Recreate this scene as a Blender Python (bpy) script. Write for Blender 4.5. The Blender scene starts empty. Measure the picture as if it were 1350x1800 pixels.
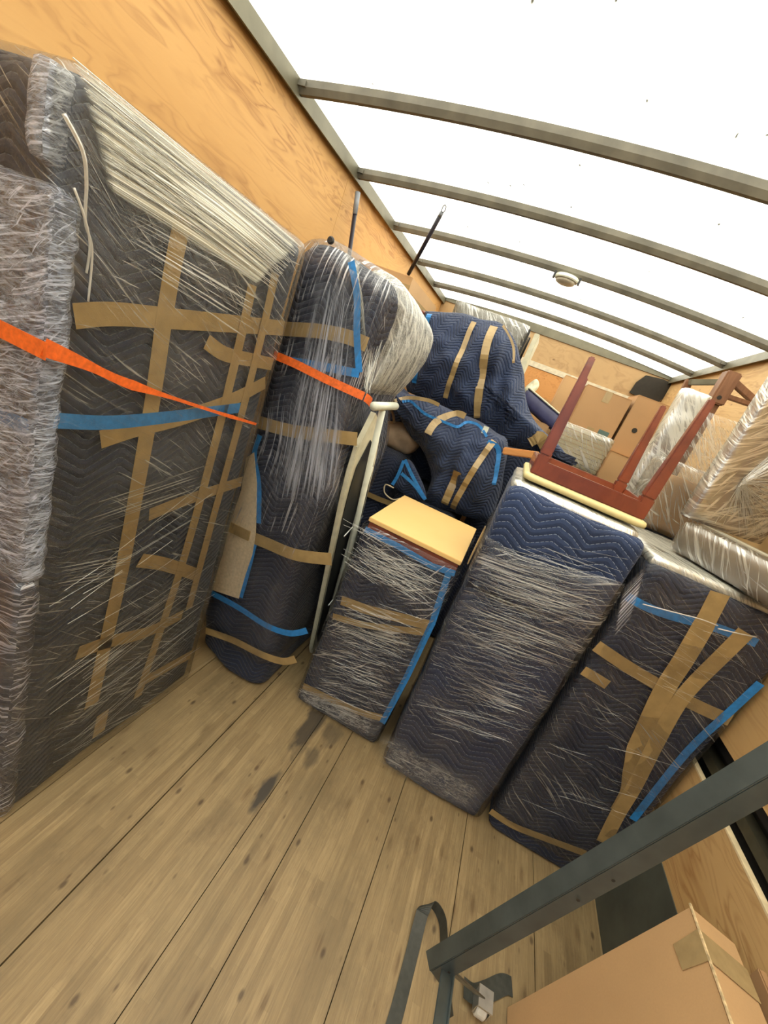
import bpy, bmesh, math, random
from mathutils import Vector, Matrix, noise
random.seed(7)
S = bpy.context.scene
COL = S.collection

# ------------------------------------------------------------ camera
FOC = 746.27
ROWS = ((0.88247, 0.31038, 0.35343), (0.42506, -0.20442, -0.88178), (-0.20144, 0.92837, -0.31232))
CAM = Vector((1.2925, 0.0, 1.5879))
cd = bpy.data.cameras.new('camera')
cam = bpy.data.objects.new('camera', cd); COL.objects.link(cam)
m = Matrix((ROWS[0], [-v for v in ROWS[1]], [-v for v in ROWS[2]])).transposed().to_4x4()
m.translation = CAM
cam.matrix_world = m
cd.sensor_fit = 'VERTICAL'; cd.sensor_height = 24.0; cd.lens = 24.0 * FOC / 1800.0
cd.clip_start = 0.02
S.camera = cam
# ------------------------------------------------------------ light
w = bpy.data.worlds.new('world'); S.world = w; w.use_nodes = True
nt = w.node_tree; nt.nodes.clear()
tc = nt.nodes.new('ShaderNodeTexCoord'); sx = nt.nodes.new('ShaderNodeSeparateXYZ')
nt.links.new(tc.outputs['Generated'], sx.inputs[0])
rp = nt.nodes.new('ShaderNodeValToRGB'); nt.links.new(sx.outputs['Z'], rp.inputs[0])
e = rp.color_ramp.elements
e[0].position = 0.0; e[0].color = (0.34, 0.33, 0.31, 1)
e[1].position = 0.6; e[1].color = (0.85, 0.92, 1.0, 1)
e2 = rp.color_ramp.elements.new(0.04); e2.color = (0.62, 0.74, 0.96, 1)
bg = nt.nodes.new('ShaderNodeBackground'); bg.inputs['Strength'].default_value = 0.95
nt.links.new(rp.outputs[0], bg.inputs['Color'])
ow = nt.nodes.new('ShaderNodeOutputWorld'); nt.links.new(bg.outputs[0], ow.inputs[0])
sd = bpy.data.lights.new('sun', 'SUN'); sd.energy = 15.0; sd.angle = 0.02; sd.color = (1.0, 0.96, 0.88)
sun = bpy.data.objects.new('sun', sd); COL.objects.link(sun)
sun.rotation_euler = (math.radians(-18), math.radians(12), 0); sun.location = (1, 2, 6)
S.view_settings.view_transform = 'Standard'; S.view_settings.look = 'None'
S.view_settings.exposure = 0.0; S.view_settings.gamma = 1.0; S.view_settings.use_curve_mapping = False
cy = S.cycles
cy.max_bounces = 10; cy.diffuse_bounces = 5; cy.glossy_bounces = 4; cy.transmission_bounces = 6
cy.transparent_max_bounces = 24; cy.caustics_reflective = False; cy.caustics_refractive = False
cy.sample_clamp_indirect = 6.0
cy.use_denoising = True

# ------------------------------------------------------------ helpers
def ray(px, py):
    a, b = (px - 675.0) / FOC, (py - 900.0) / FOC
    return Vector([ROWS[0][i] * a + ROWS[1][i] * b + ROWS[2][i] for i in range(3)])
def at(px, py, ax, v):
    """the point of the plane ax = v seen at that place of the photograph"""
    d = ray(px, py); i = 'xyz'.index(ax)
    return CAM + d * ((v - CAM[i]) / d[i])
def deep(px, py, t):
    return CAM + ray(px, py) * t

class G:
    def __init__(s, nt): s.nt = nt
    def n(s, typ, **kw):
        n = s.nt.nodes.new('ShaderNode' + typ)
        for k, v in kw.items():
            if k[0] == '_': setattr(n, k[1:], v)
            else: s.put(n, k, v)
        return n
    def put(s, n, k, v):
        k = k.replace('__', ' ')
        i = n.inputs[int(k[1:])] if k[0] == 'i' and k[1:].isdigit() else n.inputs[k]
        if hasattr(v, 'is_output') or hasattr(v, 'links'):
            s.nt.links.new(v, i)
        else: i.default_value = v
    def math(s, op, a, b=0.0, c=0.0, clamp=False):
        n = s.n('Math', _operation=op, i0=a, i1=b, i2=c); n.use_clamp = clamp
        return n.outputs[0]
    def mix(s, f, a, b, mode='MIX'):
        n = s.nt.nodes.new('ShaderNodeMix'); n.data_type = 'RGBA'; n.blend_type = mode
        s.put(n, 'i0', f)
        for idx, v in ((6, a), (7, b)):
            if hasattr(v, 'links'): s.nt.links.new(v, n.inputs[idx])
            else: n.inputs[idx].default_value = tuple(v) + ((1,) if len(v) == 3 else ())
        return n.outputs[2]
    def ramp(s, f, stops):
        n = s.n('ValToRGB', i0=f); e = n.color_ramp.elements
        while len(e) < len(stops): e.new(0.5)
        for x, (p, c) in zip(e, stops):
            x.position = p; x.color = (c, c, c, 1) if not hasattr(c, '__len__') else tuple(c) + (1,)
        return n.outputs[0]
    def noise(s, vec, scale, detail=2.0, rough=0.5, dist=0.0):
        return s.n('TexNoise', Vector=vec, Scale=scale, Detail=detail, Roughness=rough, Distortion=dist).outputs[0]
    def mapping(s, vec, rot=(0, 0, 0), scale=(1, 1, 1), loc=(0, 0, 0)):
        return s.n('Mapping', Vector=vec, Rotation=rot, Scale=scale, Location=loc).outputs[0]

def material(name):
    m = bpy.data.materials.new(name); m.use_nodes = True
    m.node_tree.nodes.clear()
    g = G(m.node_tree)
    g.out = g.n('OutputMaterial')
    return m, g
def finish(g, col, rough=0.6, bump=None, bstr=0.3, bdist=0.002, metal=0.0, **kw):
    b = g.n('BsdfPrincipled', Roughness=rough, Metallic=metal, **kw)
    if hasattr(col, 'links'): g.nt.links.new(col, b.inputs['Base Color'])
    else: b.inputs['Base Color'].default_value = tuple(col) + (1,)
    if bump is not None:
        bn = g.n('Bump', Strength=bstr, Distance=bdist, Height=bump)
        g.nt.links.new(bn.outputs[0], b.inputs['Normal'])
    g.nt.links.new(b.outputs[0], g.out.inputs[0])
    return b

def plain(name, col, rough=0.6, metal=0.0, var=0.15, scale=30, bstr=0.1):
    m, g = material(name)
    v = g.n('TexCoord').outputs['Object']
    n = g.noise(v, scale, 4)
    c = g.mix(g.ramp(n, [(0.3, 0.0), (0.7, 1.0)]), [x * (1 - var) for x in col], [min(1, x * (1 + var)) for x in col])
    finish(g, c, rough, n, bstr, 0.002, metal)
    return m

def blanket(name, base=(0.014, 0.022, 0.052), light=(0.24, 0.29, 0.40), rot=0.0, pitch=0.027, half=0.085, slope=0.62, dash=60.0, puff=0.9, wobble=0.018):
    """navy moving blanket quilted in zigzag rows, on UVs in metres"""
    m, g = material(name)
    uv = g.n('UVMap').outputs[0]
    wob = g.n('TexNoise', Vector=uv, Scale=4.0, Detail=3.0).outputs['Color']
    wv = g.n('VectorMath', _operation='MULTIPLY_ADD', i0=wob, i1=(wobble, wobble, 0), i2=uv).outputs[0]
    r = g.mapping(wv, (0, 0, rot))
    s = g.n('SeparateXYZ', i0=r)
    u, v = s.outputs[0], s.outputs[1]
    pp = g.math('PINGPONG', u, half)
    # flat-topped zigzag
    pc = g.math('MINIMUM', g.math('MAXIMUM', pp, half * 0.07), half * 0.93)
    vv = g.math('MULTIPLY_ADD', pc, slope, v)
    f = g.math('PINGPONG', vv, pitch / 2)
    f = g.math('DIVIDE', f, pitch / 2)          # 0 at a stitch row, 1 between
    line = g.math('LESS_THAN', f, 0.065)
    dsh = g.math('GREATER_THAN', g.math('FRACT', g.math('MULTIPLY', u, dash)), 0.3)
    stitch = g.math('MULTIPLY', line, dsh)
    big = g.noise(uv, 5.0, 4, 0.6)
    c0 = g.mix(g.ramp(big, [(0.3, 0.0), (0.7, 1.0)]), [x * 0.75 for x in base], [x * 1.4 for x in base])
    fuzz = g.noise(uv, 260.0, 2)
    c1 = g.mix(g.math('MULTIPLY', fuzz, 0.25), c0, [x * 3 for x in base])
    c = g.mix(g.math('MULTIPLY', stitch, 0.8), c1, light)
    h = g.math('POWER', f, 0.45)
    h = g.math('MULTIPLY_ADD', g.noise(uv, 30.0, 4, 0.6), 0.9, h)
    finish(g, c, 0.85, h, puff, 0.006, Sheen__Weight=0.1)
    return m

def film_core(g, uv, f, n, tint, gloss, clear=(0.97, 0.965, 0.95), spec=0.45):
    bn = g.n('Bump', Strength=0.7, Distance=0.003, Height=n).outputs[0]
    dif = g.n('BsdfDiffuse', Color=tuple(tint) + (1,), Normal=bn).outputs[0]
    trl = g.n('BsdfTranslucent', Color=tuple(tint) + (1,), Normal=bn).outputs[0]
    gl = g.n('BsdfGlossy', Color=(1, 1, 1, 1), Roughness=0.28, Normal=bn).outputs[0]
    d2 = g.n('MixShader', i0=0.3, i1=dif, i2=trl).outputs[0]
    body = g.n('MixShader', i0=gloss, i1=d2, i2=gl).outputs[0]
    clr = g.n('BsdfTransparent', Color=tuple(clear) + (1,)).outputs[0]
    x = g.n('MixShader', i0=f, i1=clr, i2=body).outputs[0]
    fr = g.n('Fresnel', IOR=1.36, Normal=bn).outputs[0]
    gc = g.n('BsdfGlossy', Color=(1, 1, 1, 1), Roughness=0.14, Normal=bn).outputs[0]
    y = g.n('MixShader', i0=g.math('MULTIPLY', fr, spec), i1=x, i2=gc).outputs[0]
    g.nt.links.new(y, g.out.inputs[0])
def film(name, rot=0.0, base=0.03, amount=0.7, cross=0.6, fine=120.0, long=4.0, crumple=0.0, tint=(0.86, 0.86, 0.80), lo=0.56, hi=0.66, gloss=0.5, clear=(0.97, 0.965, 0.95), plo=0.42, spec=0.45, fade=None):
    """clear stretch film: mostly see-through, hazy where it bunches into strands"""
    m, g = material(name)
    uv = g.n('UVMap').outputs[0]
    wob = g.n('TexNoise', Vector=uv, Scale=1.6, Detail=1.0).outputs['Color']
    wv = g.n('VectorMath', _operation='MULTIPLY_ADD', i0=wob, i1=(0.16, 0.16, 0), i2=uv).outputs[0]
    def streak(a, fi, lo_, hi_, off, lg=1.0):
        q = g.mapping(wv, (0, 0, a), (1, 1, 1), (off, off, 0))
        q = g.mapping(q, (0, 0, 0), (long * lg, fi, 1))
        n = g.noise(q, 1.0, 2.5, 0.7)
        return g.ramp(n, [(lo_, 0.0), (hi_, 1.0)]), n
    a1, n1 = streak(rot, fine, lo, hi, 0.0)
    a2, n2 = streak(rot + 0.28, fine * 1.5, lo + 0.02, hi + 0.03, 3.1)
    a3, n3 = streak(rot - 0.55, fine * 0.9, lo + 0.05, hi + 0.04, 7.7, 1.6)
    a4, n4 = streak(rot + 0.05, fine * 0.33, lo + 0.05, hi + 0.10, 1.7, 0.6)
    def pat(sc, off, lo_, hi_):
        return g.ramp(g.noise(g.mapping(uv, (0, 0, rot), (0.7, 1.6, 1), (off, off * 2, 0)), sc, 3, 0.6), [(lo_, 0.0), (hi_, 1.0)])
    p1 = pat(3.6, 0.0, plo, plo + 0.2); p2 = pat(3.1, 5.0, plo + 0.02, plo + 0.18); p3 = pat(4.0, 9.0, plo + 0.06, plo + 0.2)
    st = g.math('MAXIMUM', g.math('MULTIPLY', a1, g.math('MULTIPLY_ADD', p1, 0.85, 0.15)), g.math('MULTIPLY', a2, g.math('MULTIPLY', p2, cross)))
    st = g.math('MAXIMUM', st, g.math('MULTIPLY', a3, g.math('MULTIPLY', p3, cross)))
    st = g.math('MAXIMUM', st, g.math('MULTIPLY', a4, g.math('MULTIPLY', p1, 0.45)))
    if fade:      # fewer turns of film towards one end: (v empty, v full, density left)
        vz = g.math('ADD', g.n('SeparateXYZ', i0=uv).outputs[1], g.math('MULTIPLY', g.math('SUBTRACT', g.noise(uv, 3.0, 3), 0.5), 0.35))
        k_ = g.math('DIVIDE', g.math('SUBTRACT', vz, fade[0]), fade[1] - fade[0], clamp=True)
        st = g.math('MULTIPLY', st, g.math('MULTIPLY_ADD', k_, 1.0 - fade[2], fade[2]))
    f = g.math('MULTIPLY_ADD', st, amount, base)
    f = g.math('MULTIPLY_ADD', p1, base * 1.2, f)
    if crumple:
        cr = g.ramp(g.noise(g.mapping(uv, (0, 0, rot), (26, 90, 1)), 1.0, 6, 0.8, 1.4), [(0.44, 0.0), (0.60, 1.0)])
        f = g.math('MULTIPLY_ADD', cr, crumple, f)
        n1 = g.math('ADD', n1, cr)
    f = g.math('MINIMUM', f, 0.95)
    film_core(g, uv, f, g.math('ADD', n1, n2), tint, gloss, clear, spec)
    return m
def film_band(name, amount=0.8, base=0.12, fine=110.0, tint=(0.90, 0.89, 0.72), lo=0.44, hi=0.58, gloss=0.3, soft=0.25, long=0.7, crumple=0.0):
    """a stretched band of film: strands run along u; it thins out towards its edges"""
    m, g = material(name)
    uv = g.n('UVMap', _uv_map='UVMap').outputs[0]; pv = g.n('SeparateXYZ', i0=g.n('UVMap', _uv_map='Edge').outputs[0])
    q = g.mapping(uv, (0, 0, 0), (long, fine, 1)); n = g.noise(q, 1.0, 2.0, 0.6)
    a = g.ramp(n, [(lo, 0.0), (hi, 1.0)])
    q2 = g.mapping(uv, (0, 0, 0.03), (long * 2, fine * 2.1, 1), (4, 4, 0)); n2 = g.noise(q2, 1.0, 2.0, 0.6)
    a = g.math('MAXIMUM', a, g.math('MULTIPLY', g.ramp(n2, [(lo + .06, 0.0), (hi + .05, 1.0)]), 0.7))
    if crumple:
        cr = g.ramp(g.noise(g.mapping(uv, (0, 0, 0), (30, 70, 1)), 1.0, 6, 0.8, 1.6), [(0.42, 0.0), (0.62, 1.0)])
        a = g.math('MAXIMUM', a, g.math('MULTIPLY', cr, crumple)); n = g.math('ADD', n, cr)
    f = g.math('MULTIPLY_ADD', a, amount, base)
    def edge(c, w_):
        t = g.math('PINGPONG', c, 0.5)
        t = g.math('ADD', t, g.math('MULTIPLY', g.math('SUBTRACT', g.noise(g.mapping(uv, (0, 0, 0), (4, 25, 1)), 1.0, 3), 0.5), w_))
        return g.ramp(t, [(0.01, 0.0), (w_, 1.0)])
    f = g.math('MULTIPLY', f, g.math('MULTIPLY', edge(pv.outputs[0], soft * 0.5), edge(pv.outputs[1], soft)))
    film_core(g, uv, g.math('MINIMUM', f, 0.95), g.math('ADD', n, n2), tint, gloss, spec=0.0)
    return m

def plywood(name, c1, c2, c3, axis_scale=(1.2, 0.35, 2.2), var=1.0):
    m, g = material(name)
    v = g.n('TexCoord').outputs['Object']
    q = g.mapping(v, (0, 0, 0), axis_scale)
    wob = g.n('TexNoise', Vector=q, Scale=1.6, Detail=4.0, Roughness=0.55).outputs['Color']
    q2 = g.n('VectorMath', _operation='MULTIPLY_ADD', i0=wob, i1=(0.8, 0.8, 1.6), i2=q).outputs[0]
    n = g.noise(q2, 2.6, 3.0, 0.6, 0.8)
    rings = g.math('PINGPONG', g.math('MULTIPLY', n, 9.0), 0.5)
    rr = g.ramp(rings, [(0.0, 1.0), (0.07, 0.6), (0.30, 0.0)])
    rr = g.math('MULTIPLY', rr, g.ramp(g.noise(q, 2.3, 2), [(0.36, 0.1), (0.62, 1.0)]))
    base = g.mix(g.ramp(g.noise(q, 1.3, 3), [(0.35, 0.0), (0.65, 1.0)]), c1, c2)
    c = g.mix(g.math('MULTIPLY', rr, 0.85 * var), base, c3)
    fine = g.noise(g.mapping(v, (0, 0, 0), (60, 7, 60)), 1.0, 4, 0.7)
    c = g.mix(g.math('MULTIPLY', fine, 0.22), c, c3)
    k = g.n('TexVoronoi', Vector=g.mapping(v, (0, 0, 0), (1, 1.0, 2.0)), Scale=3.2)
    kn = g.ramp(k.outputs['Distance'], [(0.025, 1.0), (0.06, 0.0)])
    c = g.mix(g.math('MULTIPLY', kn, 0.7), c, (0.12, 0.05, 0.015))
    finish(g, c, 0.62, fine, 0.12, 0.002)
    return m

def wood(name, c1, c2, rough=0.35, axis=(40, 40, 3), coat=0.0):
    m, g = material(name)
    v = g.n('TexCoord').outputs['Object']
    n = g.noise(g.mapping(v, (0, 0, 0), axis), 1.0, 5, 0.65, 0.4)
    c = g.mix(g.ramp(n, [(0.3, 0.0), (0.7, 1.0)]), c1, c2)
    finish(g, c, rough, n, 0.1, 0.001, Coat__Weight=coat)
    return m

def cardboard(name, col=(0.50, 0.30, 0.14)):
    m, g = material(name)
    v = g.n('TexCoord').outputs['Object']
    n = g.noise(v, 3.0, 3); f = g.noise(v, 240.0, 2)
    cor = g.math('PINGPONG', g.n('SeparateXYZ', i0=v).outputs[0], 0.0035)
    c = g.mix(g.ramp(n, [(0.3, 0.0), (0.7, 1.0)]), [x * 0.9 for x in col], [x * 1.08 for x in col])
    c = g.mix(g.math('MULTIPLY', f, 0.25), c, [x * 0.6 for x in col])
    finish(g, c, 0.8, g.math('MULTIPLY_ADD', cor, 60.0, n), 0.08, 0.002)
    return m

def floor_mat():
    m, g = material('laminated hardwood floor')
    v = g.n('TexCoord').outputs['Object']
    s = g.n('SeparateXYZ', i0=v)
    sw = g.n('CombineXYZ', i0=s.outputs[1], i1=s.outputs[0], i2=0.0).outputs[0]   # rows run along the truck
    def brick(c1, c2, wd, off):
        b = g.n('TexBrick', Vector=g.mapping(sw, (0, 0, 0), (1, 1, 1), (off, 0.0, 0)), Scale=1.0, Brick__Width=wd, Row__Height=0.0272, Mortar__Size=0.0004, Mortar__Smooth=0.3, Bias=0.0)
        b.inputs['Color1'].default_value = tuple(c1) + (1,); b.inputs['Color2'].default_value = tuple(c2) + (1,)
        b.inputs['Mortar'].default_value = (c1[0] * 0.6, c1[1] * 0.6, c1[2] * 0.6, 1)
        b.offset = 0.37; b.offset_frequency = 3; b.squash = 1.4; b.squash_frequency = 2
        return b.outputs[0]
    c = g.mix(0.5, brick((0.45, 0.325, 0.160), (0.27, 0.188, 0.088), 0.33, 0.0), brick((0.42, 0.305, 0.152), (0.30, 0.212, 0.100), 0.61, 0.3))
    grain = g.noise(g.mapping(v, (0, 0, 0), (70, 3.5, 1)), 1.0, 6, 0.72, 0.3)
    c = g.mix(g.math('MULTIPLY', g.ramp(grain, [(0.40, 0.0), (0.72, 1.0)]), 0.5), c, (0.15, 0.092, 0.042))
    dirt = g.noise(g.mapping(v, (0, 0, 0.2), (1.6, 0.9, 1)), 2.2, 6, 0.7)
    c = g.mix(g.math('MULTIPLY', g.ramp(dirt, [(0.44, 0.0), (0.66, 1.0)]), 0.55), c, (0.17, 0.125, 0.062))
    blot = g.noise(g.mapping(v, (0, 0, 0), (9, 3.5, 1)), 1.0, 5, 0.7)
    c = g.mix(g.math('MULTIPLY', g.ramp(blot, [(0.55, 0.0), (0.72, 1.0)]), 0.5), c, (0.13, 0.085, 0.04))
    k = g.n('TexVoronoi', _voronoi_dimensions='2D', Vector=g.mapping(v, (0, 0, 0), (1.5, 0.75, 1)), Scale=3.4)
    kn = g.ramp(k.outputs['Distance'], [(0.018, 1.0), (0.045, 0.0)])
    c = g.mix(g.math('MULTIPLY', kn, 0.75), c, (0.055, 0.03, 0.014))
    k2 = g.n('TexVoronoi', _voronoi_dimensions='2D', Vector=g.mapping(v, (0, 0, 0), (3.4, 0.9, 1), (3, 1, 0)), Scale=2.4)
    rg = g.ramp(k2.outputs['Distance'], [(0.03, 0.8), (0.10, 0.0)])
    c = g.mix(g.math('MULTIPLY', rg, g.ramp(grain, [(0.35, 0.2), (0.6, 1.0)])), c, (0.13, 0.075, 0.03))
    k3 = g.n('TexVoronoi', _voronoi_dimensions='2D', Vector=g.mapping(v, (0, 0, 0), (1.6, 0.6, 1), (7, 2, 0)), Scale=9.0)
    c = g.mix(g.math('MULTIPLY', g.ramp(k3.outputs['Distance'], [(0.02, 1.0), (0.07, 0.0)]), g.ramp(g.noise(v, 5.0, 2), [(0.45, 0.0), (0.6, 0.7)])), c, (0.09, 0.05, 0.022))
    fg = g.noise(g.mapping(v, (0, 0, 0), (160, 8, 1)), 1.0, 4, 0.8)
    c = g.mix(g.math('MULTIPLY', g.ramp(fg, [(0.42, 0.0), (0.7, 1.0)]), 0.35), c, (0.13, 0.085, 0.045))
    # black rubber scuff beside the seam
    for cx, cyy, rx, ry, st in ((1.020, 1.50, 0.05, 0.22, 0.85), (1.022, 1.14, 0.032, 0.10, 0.95), (1.0, 1.72, 0.13, 0.16, 0.6), (1.10, 1.36, 0.035, 0.07, 0.55), (1.12, 1.52, 0.05, 0.09, 0.5)):
        dx = g.math('DIVIDE', g.math('SUBTRACT', s.outputs[0], cx), rx); dy = g.math('DIVIDE', g.math('SUBTRACT', s.outputs[1], cyy), ry)
        d = g.math('SQRT', g.math('ADD', g.math('MULTIPLY', dx, dx), g.math('MULTIPLY', dy, dy)))
        d = g.math('ADD', d, g.math('MULTIPLY', g.math('SUBTRACT', g.noise(g.mapping(v, (0, 0, 0), (30, 12, 1)), 1.0, 4), 0.5), 1.3))
        c = g.mix(g.math('MULTIPLY', g.ramp(d, [(0.5, 1.0), (1.0, 0.0)]), st), c, (0.045, 0.038, 0.03))
    finish(g, c, 0.55, grain, 0.2, 0.002)
    return m

def roof_mat():
    m, g = material('translucent fibreglass roof')
    v = g.n('TexCoord').outputs['Object']
    n = g.noise(g.mapping(v, (0, 0, 0), (1, 1, 1)), 6.0, 5, 0.6)
    base = g.mix(g.ramp(n, [(0.3, 0.0), (0.7, 1.0)]), (0.84, 0.83, 0.73), (0.95, 0.94, 0.86))
    q = g.mapping(v, (0, 0, 0.6), (7, 3, 1))
    sp = g.n('TexVoronoi', _voronoi_dimensions='2D', Vector=g.n('VectorMath', _operation='MULTIPLY_ADD', i0=g.n('TexNoise', Vector=q, Scale=2.0, Detail=3.0).outputs['Color'], i1=(0.5, 0.5, 0), i2=q).outputs[0], Scale=0.9)
    d = g.ramp(sp.outputs['Distance'], [(0.012, 1.0), (0.04, 0.0)])
    c = g.mix(g.math('MULTIPLY', d, g.ramp(g.noise(q, 1.3, 2), [(0.45, 0.0), (0.5, 0.97)])), base, (0.03, 0.028, 0.015))
    tr = g.n('BsdfTranslucent', Color=c).outputs[0]; df = g.n('BsdfDiffuse', Color=c).outputs[0]
    x = g.n('MixShader', i0=0.25, i1=tr, i2=df).outputs[0]
    g.nt.links.new(x, g.out.inputs[0])
    return m

# ------------------------------------------------------------ mesh helpers
def link(name, me, mat, parent=None, smooth=False):
    o = bpy.data.objects.new(name, me); COL.objects.link(o)
    if mat: me.materials.append(mat)
    if parent is not None: o.parent = parent
    if smooth:
        for p in me.polygons: p.use_smooth = True
    return o
def thing(name, label, cat, loc=(0, 0, 0), group=None):
    o = bpy.data.objects.new(name, None); COL.objects.link(o)
    o.empty_display_size = 0.05
    o['label'] = label; o['category'] = cat
    if group: o['group'] = group
    return o
def tag(o, label, cat, group=None):
    o['label'] = label; o['category'] = cat
    if group: o['group'] = group
    return o
def structure(o):
    o['kind'] = 'structure'; return o
def uvbox(me, s=1.0):
    """box-projected UVs in metres"""
    uv = me.uv_layers.new(name='UVMap')
    for p in me.polygons:
        n = p.normal; a = max(range(3), key=lambda i: abs(n[i]))
        for li in p.loop_indices:
            c = me.vertices[me.loops[li].vertex_index].co
            uv.data[li].uv = ((c.y, c.z), (c.x, c.z), (c.x, c.y))[a]
def frame_of(pts):
    return pts
class MB:
    def __init__(s): s.v = []; s.f = []
    def box(s, x0, x1, y0, y1, z0, z1, M=None):
        b = len(s.v)
        for x in (x0, x1):
            for y in (y0, y1):
                for z in (z0, z1):
                    p = Vector((x, y, z)); s.v.append(M @ p if M else p)
        for f in ((0, 1, 3, 2), (4, 6, 7, 5), (0, 4, 5, 1), (2, 3, 7, 6), (0, 2, 6, 4), (1, 5, 7, 3)):
            s.f.append([b + i for i in f])
        return s
    def bar(s, p, q, w, h=None, up=(0, 0, 1), w2=None, h2=None):
        """tapering rectangular bar from p to q"""
        p = Vector(p); q = Vector(q); h = h or w; w2 = w2 or w; h2 = h2 or h
        d = (q - p).normalized(); a = d.cross(Vector(up))
        if a.length < 1e-3: a = d.cross(Vector((1, 0, 0)))
        a.normalize(); c = a.cross(d)
        b = len(s.v)
        for o, ww, hh in ((p, w, h), (q, w2, h2)):
            for i, j in ((-1, -1), (1, -1), (1, 1), (-1, 1)):
                s.v.append(o + a * (i * ww / 2) + c * (j * hh / 2))
        for f in ((3, 2, 1, 0), (4, 5, 6, 7), (0, 1, 5, 4), (1, 2, 6, 5), (2, 3, 7, 6), (3, 0, 4, 7)):
            s.f.append([b + i for i in f])
        return s
    def tube(s, pts, r, n=10, r2=None):
        pts = [Vector(p) for p in pts]; b = len(s.v); prev = None
        for k, p in enumerate(pts):
            d = (pts[min(k + 1, len(pts) - 1)] - pts[max(k - 1, 0)]).normalized()
            a = prev if prev is not None else d.cross(Vector((0, 0, 1)) if abs(d.z) < 0.9 else Vector((1, 0, 0)))
            a = (a - d * a.dot(d)).normalized(); prev = a
            c = d.cross(a); rr = r if r2 is None else r + (r2 - r) * k / (len(pts) - 1)
            for i in range(n):
                t = 2 * math.pi * i / n
                s.v.append(p + a * (rr * math.cos(t)) + c * (rr * math.sin(t)))
        for k in range(len(pts) - 1):
            for i in range(n):
                j = (i + 1) % n
                s.f.append([b + k * n + i, b + k * n + j, b + (k + 1) * n + j, b + (k + 1) * n + i])
        s.f.append([b + i for i in range(n)][::-1]); s.f.append([b + (len(pts) - 1) * n + i for i in range(n)])
        return s
    def lathe(s, c, axis, prof, n=24):
        c = Vector(c); ax = Vector(axis).normalized()
        a = ax.cross(Vector((0, 0, 1)) if abs(ax.z) < 0.9 else Vector((1, 0, 0))).normalized(); d = ax.cross(a); b = len(s.v)
        for r, h in prof:
            for i in range(n):
                t = 2 * math.pi * i / n
                s.v.append(c + ax * h + a * (r * math.cos(t)) + d * (r * math.sin(t)))
        for k in range(len(prof) - 1):
            for i in range(n):
                j = (i + 1) % n; s.f.append([b + k * n + i, b + k * n + j, b + (k + 1) * n + j, b + (k + 1) * n + i])
        s.f.append([b + i for i in range(n)][::-1]); s.f.append([b + (len(prof) - 1) * n + i for i in range(n)])
        return s
    def ribbon(s, pts, widths, normal, th=0.0012):
        """flat strip through pts, lying against a surface with that normal"""
        pts = [Vector(p) for p in pts]; N = Vector(normal).normalized(); b = len(s.v)
        MB.lay = (getattr(MB, 'lay', 0) + 1) % 7; pts = [p + N * (0.0007 * MB.lay) for p in pts]; th = th * 0.5
        if not hasattr(widths, '__len__'): widths = [widths] * len(pts)
        for k, p in enumerate(pts):
            d = (pts[min(k + 1, len(pts) - 1)] - pts[max(k - 1, 0)]).normalized()
            a = N.cross(d).normalized() * widths[k] / 2
            for q in (p - a, p + a, p + a + N * th, p - a + N * th): s.v.append(q)
        for k in range(len(pts) - 1):
            o = b + 4 * k
            for i in range(4):
                j = (i + 1) % 4; s.f.append([o + i, o + j, o + 4 + j, o + 4 + i])
        s.f.append([b + 3, b + 2, b + 1, b]); o = b + 4 * (len(pts) - 1); s.f.append([o, o + 1, o + 2, o + 3])
        return s
    def prism(s, poly, off):
        """closed polygon extruded by a vector"""
        b = len(s.v); n = len(poly); off = Vector(off)
        s.v += [Vector(p) for p in poly] + [Vector(p) + off for p in poly]
        s.f.append([b + i for i in range(n)]); s.f.append([b + n + i for i in range(n)][::-1])
        for i in range(n):
            j = (i + 1) % n; s.f.append([b + i, b + n + i, b + n + j, b + j])
        return s
    def build(s, name, mat, parent=None, bevel=0.0, smooth=False, uv=True):
        me = bpy.data.meshes.new(name); me.from_pydata(s.v, [], s.f); me.update()
        bm = bmesh.new(); bm.from_mesh(me); bmesh.ops.recalc_face_normals(bm, faces=bm.faces)
        if bevel: bmesh.ops.bevel(bm, geom=list(bm.edges), offset=bevel, segments=2, affect='EDGES', clamp_overlap=True)
        bm.to_mesh(me); bm.free()
        if uv: uvbox(me)
        return link(name, me, mat, parent, smooth)

def spline(pts, n=8):
    """Catmull-Rom through the points"""
    P = [Vector(p) for p in pts]; out = []
    for i in range(len(P) - 1):
        a, b, c, d = P[max(i - 1, 0)], P[i], P[i + 1], P[min(i + 2, len(P) - 1)]
        for k in range(n):
            t = k / n
            out.append(0.5 * ((2 * b) + (c - a) * t + (2 * a - 5 * b + 4 * c - d) * t * t + (3 * b - a - 3 * c + d) * t ** 3))
    out.append(P[-1]); return out

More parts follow.
